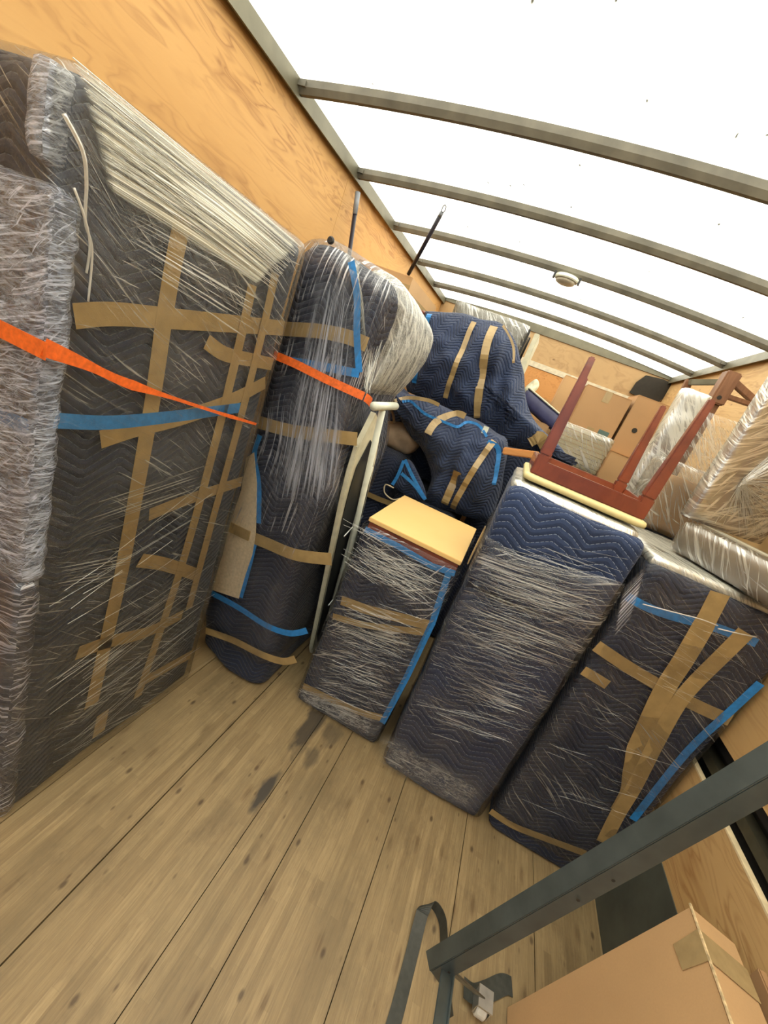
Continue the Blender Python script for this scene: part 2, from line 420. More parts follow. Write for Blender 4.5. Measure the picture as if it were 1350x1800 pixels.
def soft_box(name, x0, x1, y0, y1, z0, z1, r, mat, parent=None, step=0.03, amp=0.006, freq=5.0, seed=0.0, warp=None, flat_bottom=True, skip_bottom=False, skip_top=False, M=None):
    """rounded, slightly lumpy box; UVs in metres from the face each part belongs to"""
    lo = Vector((x0, y0, z0)); hi = Vector((x1, y1, z1)); v = []; f = []; uvs = []
    for ax in range(3):
        u, w_ = [(1, 2), (0, 2), (0, 1)][ax]
        nu = max(2, min(120, int((hi[u] - lo[u]) / step))); nw = max(2, min(120, int((hi[w_] - lo[w_]) / step)))
        for side in (0, 1):
            if ax == 2 and side == 0 and skip_bottom: continue
            if ax == 2 and side == 1 and skip_top: continue
            b = len(v)
            for i in range(nu + 1):
                for j in range(nw + 1):
                    p = Vector((0, 0, 0)); p[ax] = (lo, hi)[side][ax]
                    p[u] = lo[u] + (hi[u] - lo[u]) * i / nu; p[w_] = lo[w_] + (hi[w_] - lo[w_]) * j / nw
                    uv = (p[u], p[w_])
                    q = Vector([min(max(p[k], lo[k] + r), hi[k] - r) for k in range(3)])
                    if flat_bottom and p.z < z0 + r:
                        rr = r * 0.35; q = Vector([min(max(p[k], lo[k] + (rr if k == 2 else r)), hi[k] - r) for k in range(3)])
                    d = p - q
                    n = d.normalized() if d.length > 1e-9 else Vector((0, 0, 1))
                    L = min(r, d.length) if d.length else 0
                    # keep faces flat, round only edges
                    s = q + n * (r if sum(abs(d[k]) > 1e-6 for k in range(3)) > 1 else d.length)
                    if flat_bottom and p.z < z0 + r:
                        s = q + Vector((n.x * r, n.y * r, n.z * r * 0.35)) if sum(abs(d[k]) > 1e-6 for k in range(3)) > 1 else q + d
                    if amp:
                        k_ = noise.noise(s * freq + Vector((seed, 0, 0))) * amp + noise.noise(s * freq * 3.1 + Vector((0, seed, 3))) * amp * 0.35
                        s = s + n * k_
                        if s.z < z0 and flat_bottom: s.z = z0
                    if warp: s = warp(s)
                    v.append(M @ s if M else s); uvs.append(uv)
            for i in range(nu):
                for j in range(nw):
                    a = b + i * (nw + 1) + j; q4 = [a, a + nw + 1, a + nw + 2, a + 1]
                    if (side == 0) != (ax == 1): q4.reverse()
                    f.append(q4)
    me = bpy.data.meshes.new(name); me.from_pydata(v, [], f); me.update()
    lay = me.uv_layers.new(name='UVMap')
    for l in me.loops: lay.data[l.index].uv = uvs[l.vertex_index]
    bm = bmesh.new(); bm.from_mesh(me); bmesh.ops.remove_doubles(bm, verts=bm.verts, dist=0.0006)
    if not (skip_bottom or skip_top): bmesh.ops.recalc_face_normals(bm, faces=bm.faces)
    bm.to_mesh(me); bm.free()
    return link(name, me, mat, parent, True)

def lump(name, outline, center, y0, depth, mat, parent=None, puff=0.12, rings=16, n=110, amp=0.025, freq=4.0, seed=0.0, folds=(), top_back=None):
    """soft wrapped bundle: an outline in the x-z plane given depth behind and a swelling front"""
    O = spline([Vector((a, 0, b)) for a, b in outline] + [Vector((outline[0][0], 0, outline[0][1]))], 8)
    L = [0.0]
    for i in range(1, len(O)): L.append(L[-1] + (O[i] - O[i - 1]).length)
    B = []; k = 0
    for i in range(n):
        t = L[-1] * i / n
        while L[k + 1] < t: k += 1
        B.append(O[k].lerp(O[k + 1], (t - L[k]) / max(1e-9, L[k + 1] - L[k])))
    c = Vector((center[0], 0, center[1])); v = []; f = []; uvs = []
    prof = [(j / rings, None) for j in range(1, rings + 1)]
    def disp(p, y):
        q = Vector((p.x, y * 0.4, p.z))
        d = noise.noise(q * freq + Vector((seed, 0, 0))) * amp + noise.noise(q * freq * 2.7 + Vector((seed, 4, 0))) * amp * 0.45
        for fx, fz, dx, dz, wd, hh in folds:      # creases: a ridge along a line
            t = (p.x - fx) * dz - (p.z - fz) * dx
            d += hh * math.exp(-(t / wd) ** 2)
        return d
    v.append(Vector((c.x, y0 - puff - disp(c, 0), c.z))); uvs.append((c.x, c.z))
    for t, _ in prof:
        for b in B:
            p = c.lerp(b, t)
            y = y0 - puff * (1 - t ** 3.2) - disp(p, 0) * (1 - t ** 6)
            v.append(Vector((p.x, y, p.z))); uvs.append((p.x, p.z))
    m = 7
    for j in range(1, m + 1):
        s = j / m
        for b in B:
            p = c.lerp(b, 1.0 - 0.10 * s ** 3 + 0.02 * math.sin(s * 3.1)); y = y0 + depth * s
            o = (b - c).normalized() * (noise.noise(Vector((b.x * 5, y * 5, b.z * 5 + seed))) * amp * 0.5)
            v.append(Vector((p.x + o.x, y, p.z + o.z))); uvs.append((p.x + (b.x - c.x) / max(.05, (b - c).length) * depth * s * 0.7, p.z + (b.z - c.z) / max(.05, (b - c).length) * depth * s))
    for i in range(n): f.append([0, 1 + (i + 1) % n, 1 + i])
    for r in range(rings + m - 1):
        for i in range(n):
            j = (i + 1) % n; a = 1 + r * n
            f.append([a + i, a + j, a + n + j, a + n + i])
    f.append([1 + (rings + m - 1) * n + i for i in range(n)][::-1])
    me = bpy.data.meshes.new(name); me.from_pydata(v, [], f); me.update()
    lay = me.uv_layers.new(name='UVMap')
    for l in me.loops: lay.data[l.index].uv = uvs[l.vertex_index]
    bm = bmesh.new(); bm.from_mesh(me); bmesh.ops.recalc_face_normals(bm, faces=bm.faces); bm.to_mesh(me); bm.free()
    o = link(name, me, mat, parent, True)
    def surf(x, z, off=0.006):
        """front surface under (x, z)"""
        p = Vector((x, 0, z)); d = p - c
        if d.length < 1e-6: t = 0
        else:
            ang = math.atan2(d.z, d.x); best = min(B, key=lambda b: abs((math.atan2(b.z - c.z, b.x - c.x) - ang + math.pi) % (2 * math.pi) - math.pi))
            t = min(1.0, d.length / (best - c).length)
        return Vector((x, y0 - puff * (1 - t ** 3.2) - disp(p, 0) * (1 - t ** 6) - off, z))
    return o, surf

def film_patch(name, c00, c10, c11, c01, mat, parent, bow=None, nu=24, nv=10):
    """four-cornered band of film; u runs c00 -> c10"""
    c00, c10, c11, c01 = map(Vector, (c00, c10, c11, c01)); v = []; f = []; uv = []; ed = []
    lu = ((c10 - c00).length + (c11 - c01).length) / 2; lv = ((c01 - c00).length + (c11 - c10).length) / 2
    for i in range(nu + 1):
        for j in range(nv + 1):
            a, b = i / nu, j / nv
            p = c00.lerp(c10, a).lerp(c01.lerp(c11, a), b)
            if bow: p = p + Vector(bow) * (math.sin(math.pi * a) * math.sin(math.pi * b))
            v.append(p); uv.append((a * lu, b * lv)); ed.append((a, b))
    for i in range(nu):
        for j in range(nv):
            a = i * (nv + 1) + j; f.append([a, a + nv + 1, a + nv + 2, a + 1])
    me = bpy.data.meshes.new(name); me.from_pydata(v, [], f); me.update()
    l1 = me.uv_layers.new(name='UVMap'); l2 = me.uv_layers.new(name='Edge')
    for l in me.loops: l1.data[l.index].uv = uv[l.vertex_index]; l2.data[l.index].uv = ed[l.vertex_index]
    return link(name, me, mat, parent, True)

def strands(name, segs, mat, parent, r=0.0013, sag=0.0):
    mb = MB()
    for p, q, k in segs:
        p = Vector(p); q = Vector(q)
        mb.tube([p, p.lerp(q, 0.5) + Vector((0, 0, -sag)), q], r * k, 4)
    return mb.build(name, mat, parent, uv=False)

# ------------------------------------------------------------ materials
M_floor = floor_mat(); M_roof = roof_mat()
M_ply = plywood('orange plywood', (0.66, 0.385, 0.135), (0.58, 0.32, 0.10), (0.33, 0.150, 0.04))
M_ply2 = plywood('pale plywood', (0.66, 0.44, 0.20), (0.58, 0.37, 0.155), (0.38, 0.20, 0.07))
M_plyf = plywood('weathered plywood', (0.52, 0.35, 0.17), (0.42, 0.27, 0.12), (0.24, 0.13, 0.055), (0.5, 0.5, 1.0), 0.6)
M_edge = plain('plywood edge', (0.75, 0.60, 0.36), 0.7)
M_bow = plain('olive grey painted steel', (0.13, 0.12, 0.09), 0.55, 0.0, 0.25, 12, 0.2)
M_rail = plain('top rail aluminium', (0.15, 0.14, 0.095), 0.45, 0.3, 0.2, 9)
M_steel = plain('blue grey painted steel', (0.08, 0.10, 0.102), 0.38, 0.4, 0.2, 16, 0.15)
M_scuff = plain('grey green scuff plate', (0.085, 0.095, 0.080), 0.6, 0.1, 0.2, 10, 0.2)
M_black = plain('black painted steel', (0.012, 0.012, 0.012), 0.5)
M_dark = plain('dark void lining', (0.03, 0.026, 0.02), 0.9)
M_oliv = plain('dark olive rail', (0.06, 0.055, 0.035), 0.55, 0.2)
M_zinc = plain('zinc', (0.65, 0.65, 0.62), 0.3, 0.9)
M_bl = blanket('quilted blanket', (0.009, 0.014, 0.034), (0.13, 0.16, 0.23), pitch=0.022, half=0.075, slope=0.7)
M_bl_top = blanket('quilted blanket wide rows', (0.013, 0.026, 0.070), (0.30, 0.36, 0.47), 0.0, 0.028, 0.080, 0.60, 70, puff=0.6, wobble=0.022)
M_bl_v = blanket('quilted blanket upright rows', (0.008, 0.012, 0.028), (0.11, 0.135, 0.18), 0.06, 0.024, 0.095, 0.62)
M_bl_c = blanket('quilted blanket chair', (0.010, 0.020, 0.055), (0.20, 0.27, 0.40), 0.35, 0.020, 0.06, 0.9, puff=1.0, wobble=0.06)
M_bl_d = blanket('quilted blanket lower', (0.010, 0.019, 0.050), (0.17, 0.22, 0.33), 0.1, 0.020, 0.06, 0.9, puff=1.0, wobble=0.05)
M_bind = plain('blue binding tape', (0.02, 0.19, 0.50), 0.6, 0.0, 0.2, 60)
M_tape = plain('tan packing tape', (0.34, 0.235, 0.10), 0.28, 0.0, 0.15, 25, 0.25)
M_tapec = plain('tape on carton', (0.38, 0.27, 0.13), 0.22, 0.0, 0.1, 40, 0.3)
M_strand, g_ = material('stretched film strands'); film_core(g_, None, 0.62, g_.noise(g_.n('TexCoord').outputs['Object'], 40.0), (0.88, 0.86, 0.76), 0.4)
M_fA = film('film around tall piece', 0.45, 0.045, 0.50, 0.9, fine=120, tint=(0.84, 0.82, 0.70), lo=0.57, hi=0.67, clear=(0.95, 0.94, 0.90))
M_fAe = film('crumpled film tinted as sky sheen', -0.3, 0.05, 0.70, 1.0, fine=150, long=9.0, crumple=0.30, tint=(0.56, 0.67, 1.0), gloss=0.55, lo=0.51, hi=0.64, plo=0.30)  # dense bluish haze imitates the sky reflected on the slab's near end
M_fAl = film('film low on end', -0.15, 0.04, 0.75, 1.0, fine=110, long=4.0, tint=(0.72, 0.76, 0.95), lo=0.52, hi=0.62)
M_fB = film('film around couch', 1.54, 0.02, 0.75, 0.35, fine=95, long=2.2, tint=(0.80, 0.82, 0.92), lo=0.53, hi=0.64, plo=0.42, fade=(0.5, 1.1, 0.12))
M_fE = film('film around cabinet', -0.45, 0.025, 0.70, 1.0, fine=105, lo=0.55, hi=0.64, tint=(0.84, 0.84, 0.82))
M_fF = film('film around tall box', -0.16, 0.03, 0.72, 0.9, fine=140, long=2.6, lo=0.54, hi=0.64, plo=0.42, tint=(0.82, 0.82, 0.82), fade=(0.15, 0.75, 0.18), clear=(0.86, 0.83, 0.82))
M_fG = film('film around right box', 0.5, 0.025, 0.45, 0.9, fine=130, lo=0.57, hi=0.67, tint=(0.80, 0.78, 0.72))
M_fS = film('dense film', 0.9, 0.25, 0.65, 1.0, fine=55, long=3.0, lo=0.46, hi=0.56, tint=(0.90, 0.88, 0.74), plo=0.3)
M_fS2 = film('film over panel', -0.6, 0.16, 0.70, 1.0, fine=50, long=2.5, lo=0.50, hi=0.58, tint=(0.90, 0.86, 0.72), plo=0.3)
M_fP = film('pale film over couch top', 1.2, 0.12, 0.75, 1.0, fine=50, long=4.0, lo=0.47, hi=0.60, tint=(0.92, 0.91, 0.74), plo=0.34, crumple=0.25)
M_fT = film('thin film', 0.8, 0.08, 0.6, 1.0, fine=55, long=3.0, lo=0.54, hi=0.62, tint=(0.88, 0.83, 0.70), plo=0.35)
M_bTop = film_band('film ropes along top edge', 0.80, 0.22, 95.0, soft=0.10)
M_bMid = film_band('loose film strands', 0.70, 0.0, 150.0, tint=(0.86, 0.85, 0.76), lo=0.55, hi=0.64, soft=0.45, long=2.0)
M_bPale = film_band('gathered pale film', 0.6, 0.4, 60.0, tint=(0.88, 0.88, 0.70), lo=0.42, hi=0.6, soft=0.35, long=3.0, crumple=0.7)
M_bBlue = film_band('bunched film tinted as daylit', 0.85, 0.10, 90.0, tint=(0.78, 0.81, 0.95), lo=0.48, hi=0.60, soft=0.35, long=2.0)  # bluish tint paints reflected daylight into the film
M_bHem = film_band('crumpled film hem', 0.6, 0.05, 60.0, tint=(0.85, 0.84, 0.80), lo=0.55, hi=0.66, soft=0.3, long=5.0, crumple=0.8)
M_card = cardboard('cardboard', (0.46, 0.27, 0.125))
M_card2 = cardboard('cardboard lighter', (0.56, 0.345, 0.165))
M_card3 = cardboard('cardboard darker', (0.38, 0.22, 0.10))
M_maho = wood('mahogany', (0.13, 0.028, 0.015), (0.25, 0.058, 0.025), 0.3, (8, 8, 8), 0.4)
M_walnut = wood('walnut', (0.17, 0.07, 0.03), (0.28, 0.13, 0.06), 0.45, (50, 50, 6))
M_oak = wood('orange oak', (0.52, 0.22, 0.06), (0.62, 0.29, 0.09), 0.35, (6, 50, 50))
M_honey = wood('honey laminate', (0.78, 0.50, 0.18), (0.82, 0.54, 0.21), 0.5, (2, 2, 2))
M_cream = plain('cream vinyl', (0.72, 0.62, 0.30), 0.5, 0, 0.08)
M_beige = plain('beige canvas', (0.62, 0.50, 0.33), 0.85, 0, 0.12, 80, 0.4)
M_white = plain('off white enamel', (0.66, 0.68, 0.56), 0.35, 0, 0.08)
M_cover = plain('pale cotton cover', (0.60, 0.57, 0.42), 0.85, 0, 0.12, 25, 0.4)
M_orange = plain('orange webbing', (0.74, 0.13, 0.015), 0.55, 0, 0.2, 90, 0.4)
M_web = plain('dark webbing', (0.045, 0.047, 0.038), 0.5, 0, 0.2, 60, 0.3)
M_blue = plain('indigo plastic', (0.05, 0.05, 0.12), 0.4)
M_grey = plain('grey green wrap', (0.16, 0.16, 0.13), 0.5, 0, 0.3, 40, 0.5)
M_pole = plain('dark pole', (0.02, 0.018, 0.03), 0.35)
M_gcap = plain('grey pole cap', (0.22, 0.24, 0.27), 0.45)
M_bag = plain('tan bag', (0.33, 0.24, 0.16), 0.7, 0, 0.25, 12, 0.5)
M_green = plain('teal printed label', (0.10, 0.16, 0.14), 0.5)

# ------------------------------------------------------------ setting
W = 2.35; H = 2.387; YB = -1.6; YF = 4.754
SEAMS = (-0.16, 0.142, 0.4389, 0.742, 1.045, 1.2003, 1.4999, 1.794, 2.0887, 2.36)
fl = MB()
for a, b in zip(SEAMS, SEAMS[1:]):
    wide = 0.0032 if a == 0.742 else 0.0014
    fl.box(a + wide, b - 0.0014, YB, YF, -0.03, 0.0)
fl.box(-0.2, 2.4, YB, YF, -0.06, -0.034)
structure(fl.build('floor', M_floor))
# left wall: two plywood sheets butted together
wl = MB(); wl.box(-0.02, 0.0, YB, 2.2515, 0, H - 0.03); wl.box(-0.02, 0.0, 2.2535, YF, 0, H - 0.03); wl.box(-0.03, -0.021, YB, YF, 0, H)
structure(wl.build('wall_left', M_ply))
# right wall: scuff plate, lower plywood, open slot with rails, upper plywood
wr = MB(); wr.box(W, W + 0.018, YB, 3.67, 0.855, H - 0.03); wr.box(W, W + 0.018, 3.672, YF, 0.855, H - 0.03)
wr.box(W, W + 0.018, YB, YF, 0.0, 0.707)
structure(wr.build('wall_right', M_ply2))
structure(MB().box(W - 0.003, W + 0.001, YB, YF, 0.0, 0.412).build('baseboard_right', M_scuff))
structure(MB().box(W - 0.001, W + 0.019, YB, YF, 0.706, 0.712).build('trim_1', M_edge))
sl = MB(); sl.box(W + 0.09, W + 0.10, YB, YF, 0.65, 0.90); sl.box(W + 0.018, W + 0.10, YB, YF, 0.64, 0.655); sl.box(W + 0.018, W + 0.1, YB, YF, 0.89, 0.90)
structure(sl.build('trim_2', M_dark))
structure(MB().box(W + 0.03, W + 0.07, 1.02, YF, 0.73, 0.765).box(W + 0.03, W + 0.07, YB, 0.98, 0.73, 0.765).build('trim_3', M_oliv))
structure(MB().box(W + 0.025, W + 0.05, YB, YF, 0.81, 0.85).build('trim_4', M_black))
bolt = MB().lathe((W + 0.026, 1.165, 0.785), (-1, 0, 0), [(0.009, 0), (0.009, 0.006), (0.006, 0.010), (0.003, 0.012)], 12)
structure(bolt.build('trim_5', M_zinc, smooth=False))
# front wall with a pale batten
wf = MB(); wf.box(-0.02, W + 0.02, YF, YF + 0.02, 0, H)
structure(wf.build('wall_front', M_plyf))
structure(MB().box(0.02, 2.1, YF - 0.012, YF - 0.001, 2.075, 2.125).build('trim_6', plain('pale batten', (0.62, 0.56, 0.42), 0.6)))
structure(MB().box(1.0, 1.75, YF - 0.006, YF - 0.001, 1.2, 2.07).build('trim_7', plywood('orange front sheet', (0.62, 0.30, 0.09), (0.56, 0.26, 0.07), (0.35, 0.13, 0.03))))
# roof
def arch(x): return H + 0.055 * (1 - ((x - W / 2) / (W / 2)) ** 2)
rf = MB(); NX = 24
for i in range(NX):
    xa, xb = -0.02 + (W + 0.04) * i / NX, -0.02 + (W + 0.04) * (i + 1) / NX
    b = len(rf.v)
    for x, z in ((xa, arch(xa) + 0.012), (xb, arch(xb) + 0.012)):
        rf.v.append(Vector((x, YB, z))); rf.v.append(Vector((x, YF + 0.02, z)))
    rf.f.append([b, b + 1, b + 3, b + 2])
me = bpy.data.meshes.new('ceiling'); me.from_pydata(rf.v, [], rf.f); me.update()
structure(link('ceiling', me, M_roof, smooth=True))
for k, y in enumerate((-0.1, 0.5, 1.698, 2.293, 2.916, 3.58, 4.175)):
    if k < 2: y = (-0.13, 0.48)[k]
    bw = MB(); n = 20; hw = 0.019; dp = 0.042
    for i in range(n + 1):
        x = 0.02 + (W - 0.04) * i / n; z = arch(x) + 0.008
        for yy, zz in ((y - hw, z), (y + hw, z), (y + hw, z - dp * 0.55), (y + hw * 0.45, z - dp), (y - hw * 0.45, z - dp), (y - hw, z - dp * 0.55)):
            bw.v.append(Vector((x, yy, zz)))
    for i in range(n):
        for j in range(6):
            bw.f.append([i * 6 + j, i * 6 + (j + 1) % 6, (i + 1) * 6 + (j + 1) % 6, (i + 1) * 6 + j])
    bw.f.append(list(range(6))); bw.f.append([n * 6 + i for i in range(6)])
    # end brackets
    bw.box(0.0, 0.06, y - 0.026, y + 0.026, H - 0.012, H + 0.006); bw.box(W - 0.06, W, y - 0.026, y + 0.026, H - 0.012, H + 0.006)
    structure(bw.build('trim_%d' % (8 + k), M_bow))
for k, (x0, x1) in enumerate(((-0.015, 0.028), (W - 0.028, W + 0.015))):
    t = MB().box(x0, x1, YB, YF, H - 0.03, H + 0.012); xi = x1 if k == 0 else x0
    t.box(xi - 0.004, xi + 0.004, YB, YF, H - 0.045, H - 0.02)
    structure(t.build('trim_%d' % (15 + k), M_rail))
structure(MB().box(0, W, YF - 0.012, YF + 0.02, H - 0.012, H + 0.070).build('trim_17', M_rail))
# dark raised patch in the far upper corner
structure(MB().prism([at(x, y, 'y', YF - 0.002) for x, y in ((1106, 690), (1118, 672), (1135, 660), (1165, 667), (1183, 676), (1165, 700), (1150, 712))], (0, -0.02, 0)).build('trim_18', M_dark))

# dome lamp under the third bow
lt = thing('dome_lamp', 'small round white dome lamp fixed under a roof bow', 'lamp')
lc = Vector((1.155, 2.916, arch(1.155) - 0.034))
MB().lathe(lc, (0, 0, -1), [(0.05, 0), (0.066, 0.004), (0.07, 0.02), (0.066, 0.026)], 28).build('housing', M_white, lt, smooth=False)
MB().lathe(lc + Vector((0, 0, -0.026)), (0, 0, -1), [(0.058, 0), (0.055, 0.012), (0.04, 0.019), (0.012, 0.022)], 28).build('diffuser', plain('frosted diffuser', (0.50, 0.46, 0.36), 0.35), lt, smooth=True)
for sx_ in (-1, 1): MB().box(lc.x + sx_ * 0.074 - 0.006, lc.x + sx_ * 0.074 + 0.006, lc.y - 0.012, lc.y + 0.012, lc.z - 0.03, lc.z + 0.02).build('bracket', M_black, lt)

# ------------------------------------------------------------ A: the tall slab on the left
A = thing('wrapped_wardrobe', 'tallest film-wrapped slab in navy blankets against the left wall, crossed by many tape strips', 'furniture')
def warpA(p):
    # the top bulges towards the near corner, the lower far edge tucks in
    q = p.copy()
    t = max(0, (p.z - 1.1)) / 0.73
    if p.x > 0.2: q.x += 0.012 * math.sin(math.pi * min(1, p.z / 1.83)) * math.sin(math.pi * (p.y - 0.62) / 0.76)
    q.y -= 0.015 * t * max(0, (1.0 - p.y) / 0.4)
    return q
soft_box('blanket', 0.06, 0.42, 0.632, 1.383, 0.0, 1.832, 0.036, M_bl_v, A, 0.025, 0.007, 5, 1.0, warpA)
AX = 0.437
def PA(x, y, o=0.0): return at(x, y, 'x', AX + o)
for pts, wd in (([(130, 556), (200, 552), (300, 560), (420, 570), (498, 577)], .052), ([(322, 380), (305, 460), (288, 560), (268, 700), (240, 860), (212, 1010), (185, 1130), (160, 1240)], .052),
                ([(362, 600), (395, 622), (440, 632), (478, 640)], .045), ([(175, 772), (240, 752), (320, 733), (400, 705), (465, 672)], .05),
                ([(442, 500), (420, 600), (385, 745), (350, 880), (322, 980), (290, 1080), (240, 1225)], .042), ([(482, 480), (460, 580), (430, 700), (398, 820), (370, 920), (330, 1070)], .04),
                ([(262, 905), (330, 878), (425, 846)], .045), ([(245, 985), (290, 992), (345, 1010)], .05), ([(135, 1148), (190, 1128), (260, 1110), (320, 1080)], .05), ([(255, 1195), (290, 1175), (335, 1150)], .05), ([(180, 1252), (172, 1290)], .05)):
    MB().ribbon(spline([PA(*p) for p in pts], 5), wd * 0.93, (1, 0, 0)).build('tape_strip', M_tape, A)
MB().ribbon(spline([PA(93, 738), (PA(180, 742)), PA(250, 737), PA(330, 728), PA(420, 716)], 5), 0.034, (1, 0, 0)).build('blue_binding', M_bind, A)
MB().ribbon([Vector((0.07, 0.622, 1.19)), Vector((0.25, 0.622, 1.2)), Vector((0.4, 0.622, 1.21))], 0.034, (0, -1, 0)).build('blue_binding', M_bind, A)
soft_box('stretch_film', 0.045, 0.442, 0.612, 1.388, 0.002, 1.840, 0.04, M_fA, A, 0.03, 0.003, 6, 4.0, warpA, skip_bottom=True)
# crumpled film over the near end, sky sheen put into its bluish tint
def warpE(p):
    q = warpA(p); q.y += 0.008 * noise.noise(Vector((p.x * 14, p.z * 30, 1))) ; q.x += 0.006 * noise.noise(Vector((2, p.z * 22, 5))); return q
soft_box('film_sheet', 0.215, 0.446, 0.600, 0.66, 0.84, 1.655, 0.026, M_fAe, A, 0.016, 0.004, 22, 9.0, warpE, flat_bottom=False)
soft_box('film_sheet', 0.10, 0.446, 0.602, 0.66, 0.01, 0.85, 0.026, M_fAl, A, 0.02, 0.004, 22, 5.0, warpE, flat_bottom=False)
soft_box('film_sheet', 0.362, 0.412, 0.602, 0.65, 1.68, 1.825, 0.014, M_fAe, A, 0.02, 0.004, 22, 2.0, warpE, flat_bottom=False)
# rope-like bands of film along the top of the long face
film_patch('film_band', PA(122, 92, .010), PA(532, 428, .010), PA(452, 505, .010), PA(188, 335, .010), M_bTop, A, (0.006, 0, 0.012), 30, 14)
film_patch('film_band', PA(190, 320, .012), PA(500, 480, .012), PA(440, 640, .012), PA(205, 470, .012), M_bMid, A)
film_patch('film_band', PA(80, 1300, .012), PA(392, 1035, .012), PA(372, 975, .012), PA(90, 1150, .012), M_bMid, A)
film_patch('film_band', PA(75, 1400, .012), PA(350, 1150, .012), PA(385, 1020, .012), PA(90, 1255, .012), M_bMid, A)
film_patch('film_band', PA(100, 990, .012), PA(330, 905, .012), PA(400, 770, .012), PA(150, 845, .012), M_bMid, A)
film_patch('film_band', PA(85, 1060, .012), PA(240, 1030, .012), PA(240, 930, .012), PA(90, 960, .012), M_bMid, A)
seg = []
for i in range(26):
    t = i / 25.0
    p = PA(128 + 75 * t, 98 + 200 * t ** 1.1, .016); q = PA(529 - 50 * t, 431 + 75 * t, .014)
    seg.append((p + Vector((0, 0, random.uniform(-.006, .006))), q + Vector((0, 0, random.uniform(-.006, .006))), random.uniform(0.3, 1.0)))
for i in range(60):
    x0 = random.uniform(80, 330); y0 = 1360 - (x0 - 80) * 0.62 - random.uniform(10, 330); L = random.uniform(50, 170)
    if i == 0: strands('film_strands', seg, M_strand, A, 0.0013); seg = []
    if x0 + L < 380: seg.append((PA(x0, y0, .012), PA(x0 + L, y0 - L * random.uniform(0.55, 0.8), .012), random.uniform(0.2, 0.5)))
strands('film_strands', seg, M_strand, A, 0.0013)
tw = MB(); tw.tube(spline([PA(112, 200, .03), PA(145, 265, .035), PA(152, 320, .03), PA(150, 390, .02), PA(162, 440, .012), PA(155, 530, .012)], 6), 0.0035, 6, 0.002)
tw.tube(spline([PA(130, 330, .02), PA(148, 380, .025), PA(158, 430, .02), PA(152, 480, .012)], 6), 0.0022, 6)
tw.build('film_twist', M_strand, A, smooth=True)

# ------------------------------------------------------------ B: couch on its end
Bt = thing('wrapped_couch', 'film-wrapped couch standing on end with rounded top and cream patch, right of the tallest slab', 'couch')
def warpB(p):
    q = p.copy(); t = max(0, p.z - 1.45) / 0.42
    # peaked near-left top, bulging arm towards the back right
    q.z += 0.055 * t * max(0, 1 - abs(p.x - 0.42) / 0.30) * max(0, 1 - (p.y - 1.5) / 0.6)
    q.z -= 0.05 * t * max(0, (p.x - 0.5) / 0.2) * max(0, (p.y - 1.5) / .6)
    q.x += 0.030 * math.exp(-((p.z - 1.72) / 0.16) ** 2) * max(0, (p.x - 0.55) / 0.15) * max(0, min(1, (p.y - 1.50) / 0.25))
    q.x -= 0.03 * math.exp(-((p.z - 1.42) / 0.12) ** 2) * max(0, (p.x - 0.6) / 0.1) * max(0, min(1, (p.y - 1.5) / 0.2))
    b = max(0, 0.25 - p.z) / 0.25
    q.y += 0.06 * b * max(0, (0.55 - p.x) / 0.2)
    q.x += 0.01 * math.sin(p.z * 7)
    return q
soft_box('blanket', 0.300, 0.722, 1.508, 2.08, 0.0, 1.845, 0.075, M_bl_v, Bt, 0.022, 0.010, 5, 12.0, warpB)
BY = 1.488
def PB(x, y, o=0.0): return at(x, y, 'y', BY - o)
def onB(pts): return spline([PB(*p) for p in pts], 5)
for pts, wd in (([(497, 578), (560, 582), (610, 592), (645, 606)], .05), ([(455, 742), (510, 757), (570, 765), (628, 772)], .05),
                ([(428, 938), (470, 955), (520, 975), (583, 983)], .052), ([(362, 1108), (410, 1125), (460, 1150), (497, 1162), (520, 1158)], .035)):
    MB().ribbon(onB(pts), wd, (0, -1, 0)).build('tape_strip', M_tape, Bt)
MB().ribbon(onB([(405, 925), (425, 935), (440, 942)]), 0.045, (0, -1, 0), 0.012).build('tape_knot', M_tape, Bt)
for pts, wd in (([(618, 460), (628, 520), (628, 590), (632, 655)], .025), ([(505, 634), (560, 643), (632, 657)], .03),
                ([(457, 765), (447, 800), (455, 850), (455, 920)], .022), ([(448, 955), (437, 1000), (423, 1050)], .022), ([(372, 1042), (420, 1068), (470, 1100), (510, 1113), (540, 1108)], .028)):
    MB().ribbon(onB(pts), wd, (0, -1, 0)).build('blue_binding', M_bind, Bt)
pp = [PB(x, y) for x, y in ((447, 795), (452, 850), (450, 940), (444, 975), (432, 1010), (420, 1052), (372, 1036), (392, 975), (402, 930), (425, 860), (433, 805))]
MB().prism(pp, (0, -0.003, 0)).build('canvas_patch', M_beige, Bt)
soft_box('stretch_film', 0.288, 0.737, 1.478, 2.095, 0.12, 1.86, 0.085, M_fB, Bt, 0.025, 0.004, 6, 3.0, warpB, skip_bottom=True, flat_bottom=False)
film_patch('film_band', PB(600, 425, .01), PB(715, 548, -.30), PB(640, 690, -.02), PB(632, 520, .01), M_bPale, Bt, (0.012, -0.02, 0.01))
film_patch('film_band', PB(455, 900, .008), PB(560, 470, .008), PB(632, 500, .008), PB(600, 900, .008), M_bBlue, Bt, None, 30, 14)
soft_box('top_film', 0.54, 0.742, 1.53, 2.10, 1.42, 1.868, 0.085, M_fP, Bt, 0.025, 0.004, 6, 3.0, warpB, flat_bottom=False)
hook = MB().lathe(at(582, 423, 'y', 1.50), (0, -1, 0), [(0.013, 0), (0.013, 0.005), (0.009, 0.009)], 14)
hook.build('foot', M_black, Bt)
seg = []
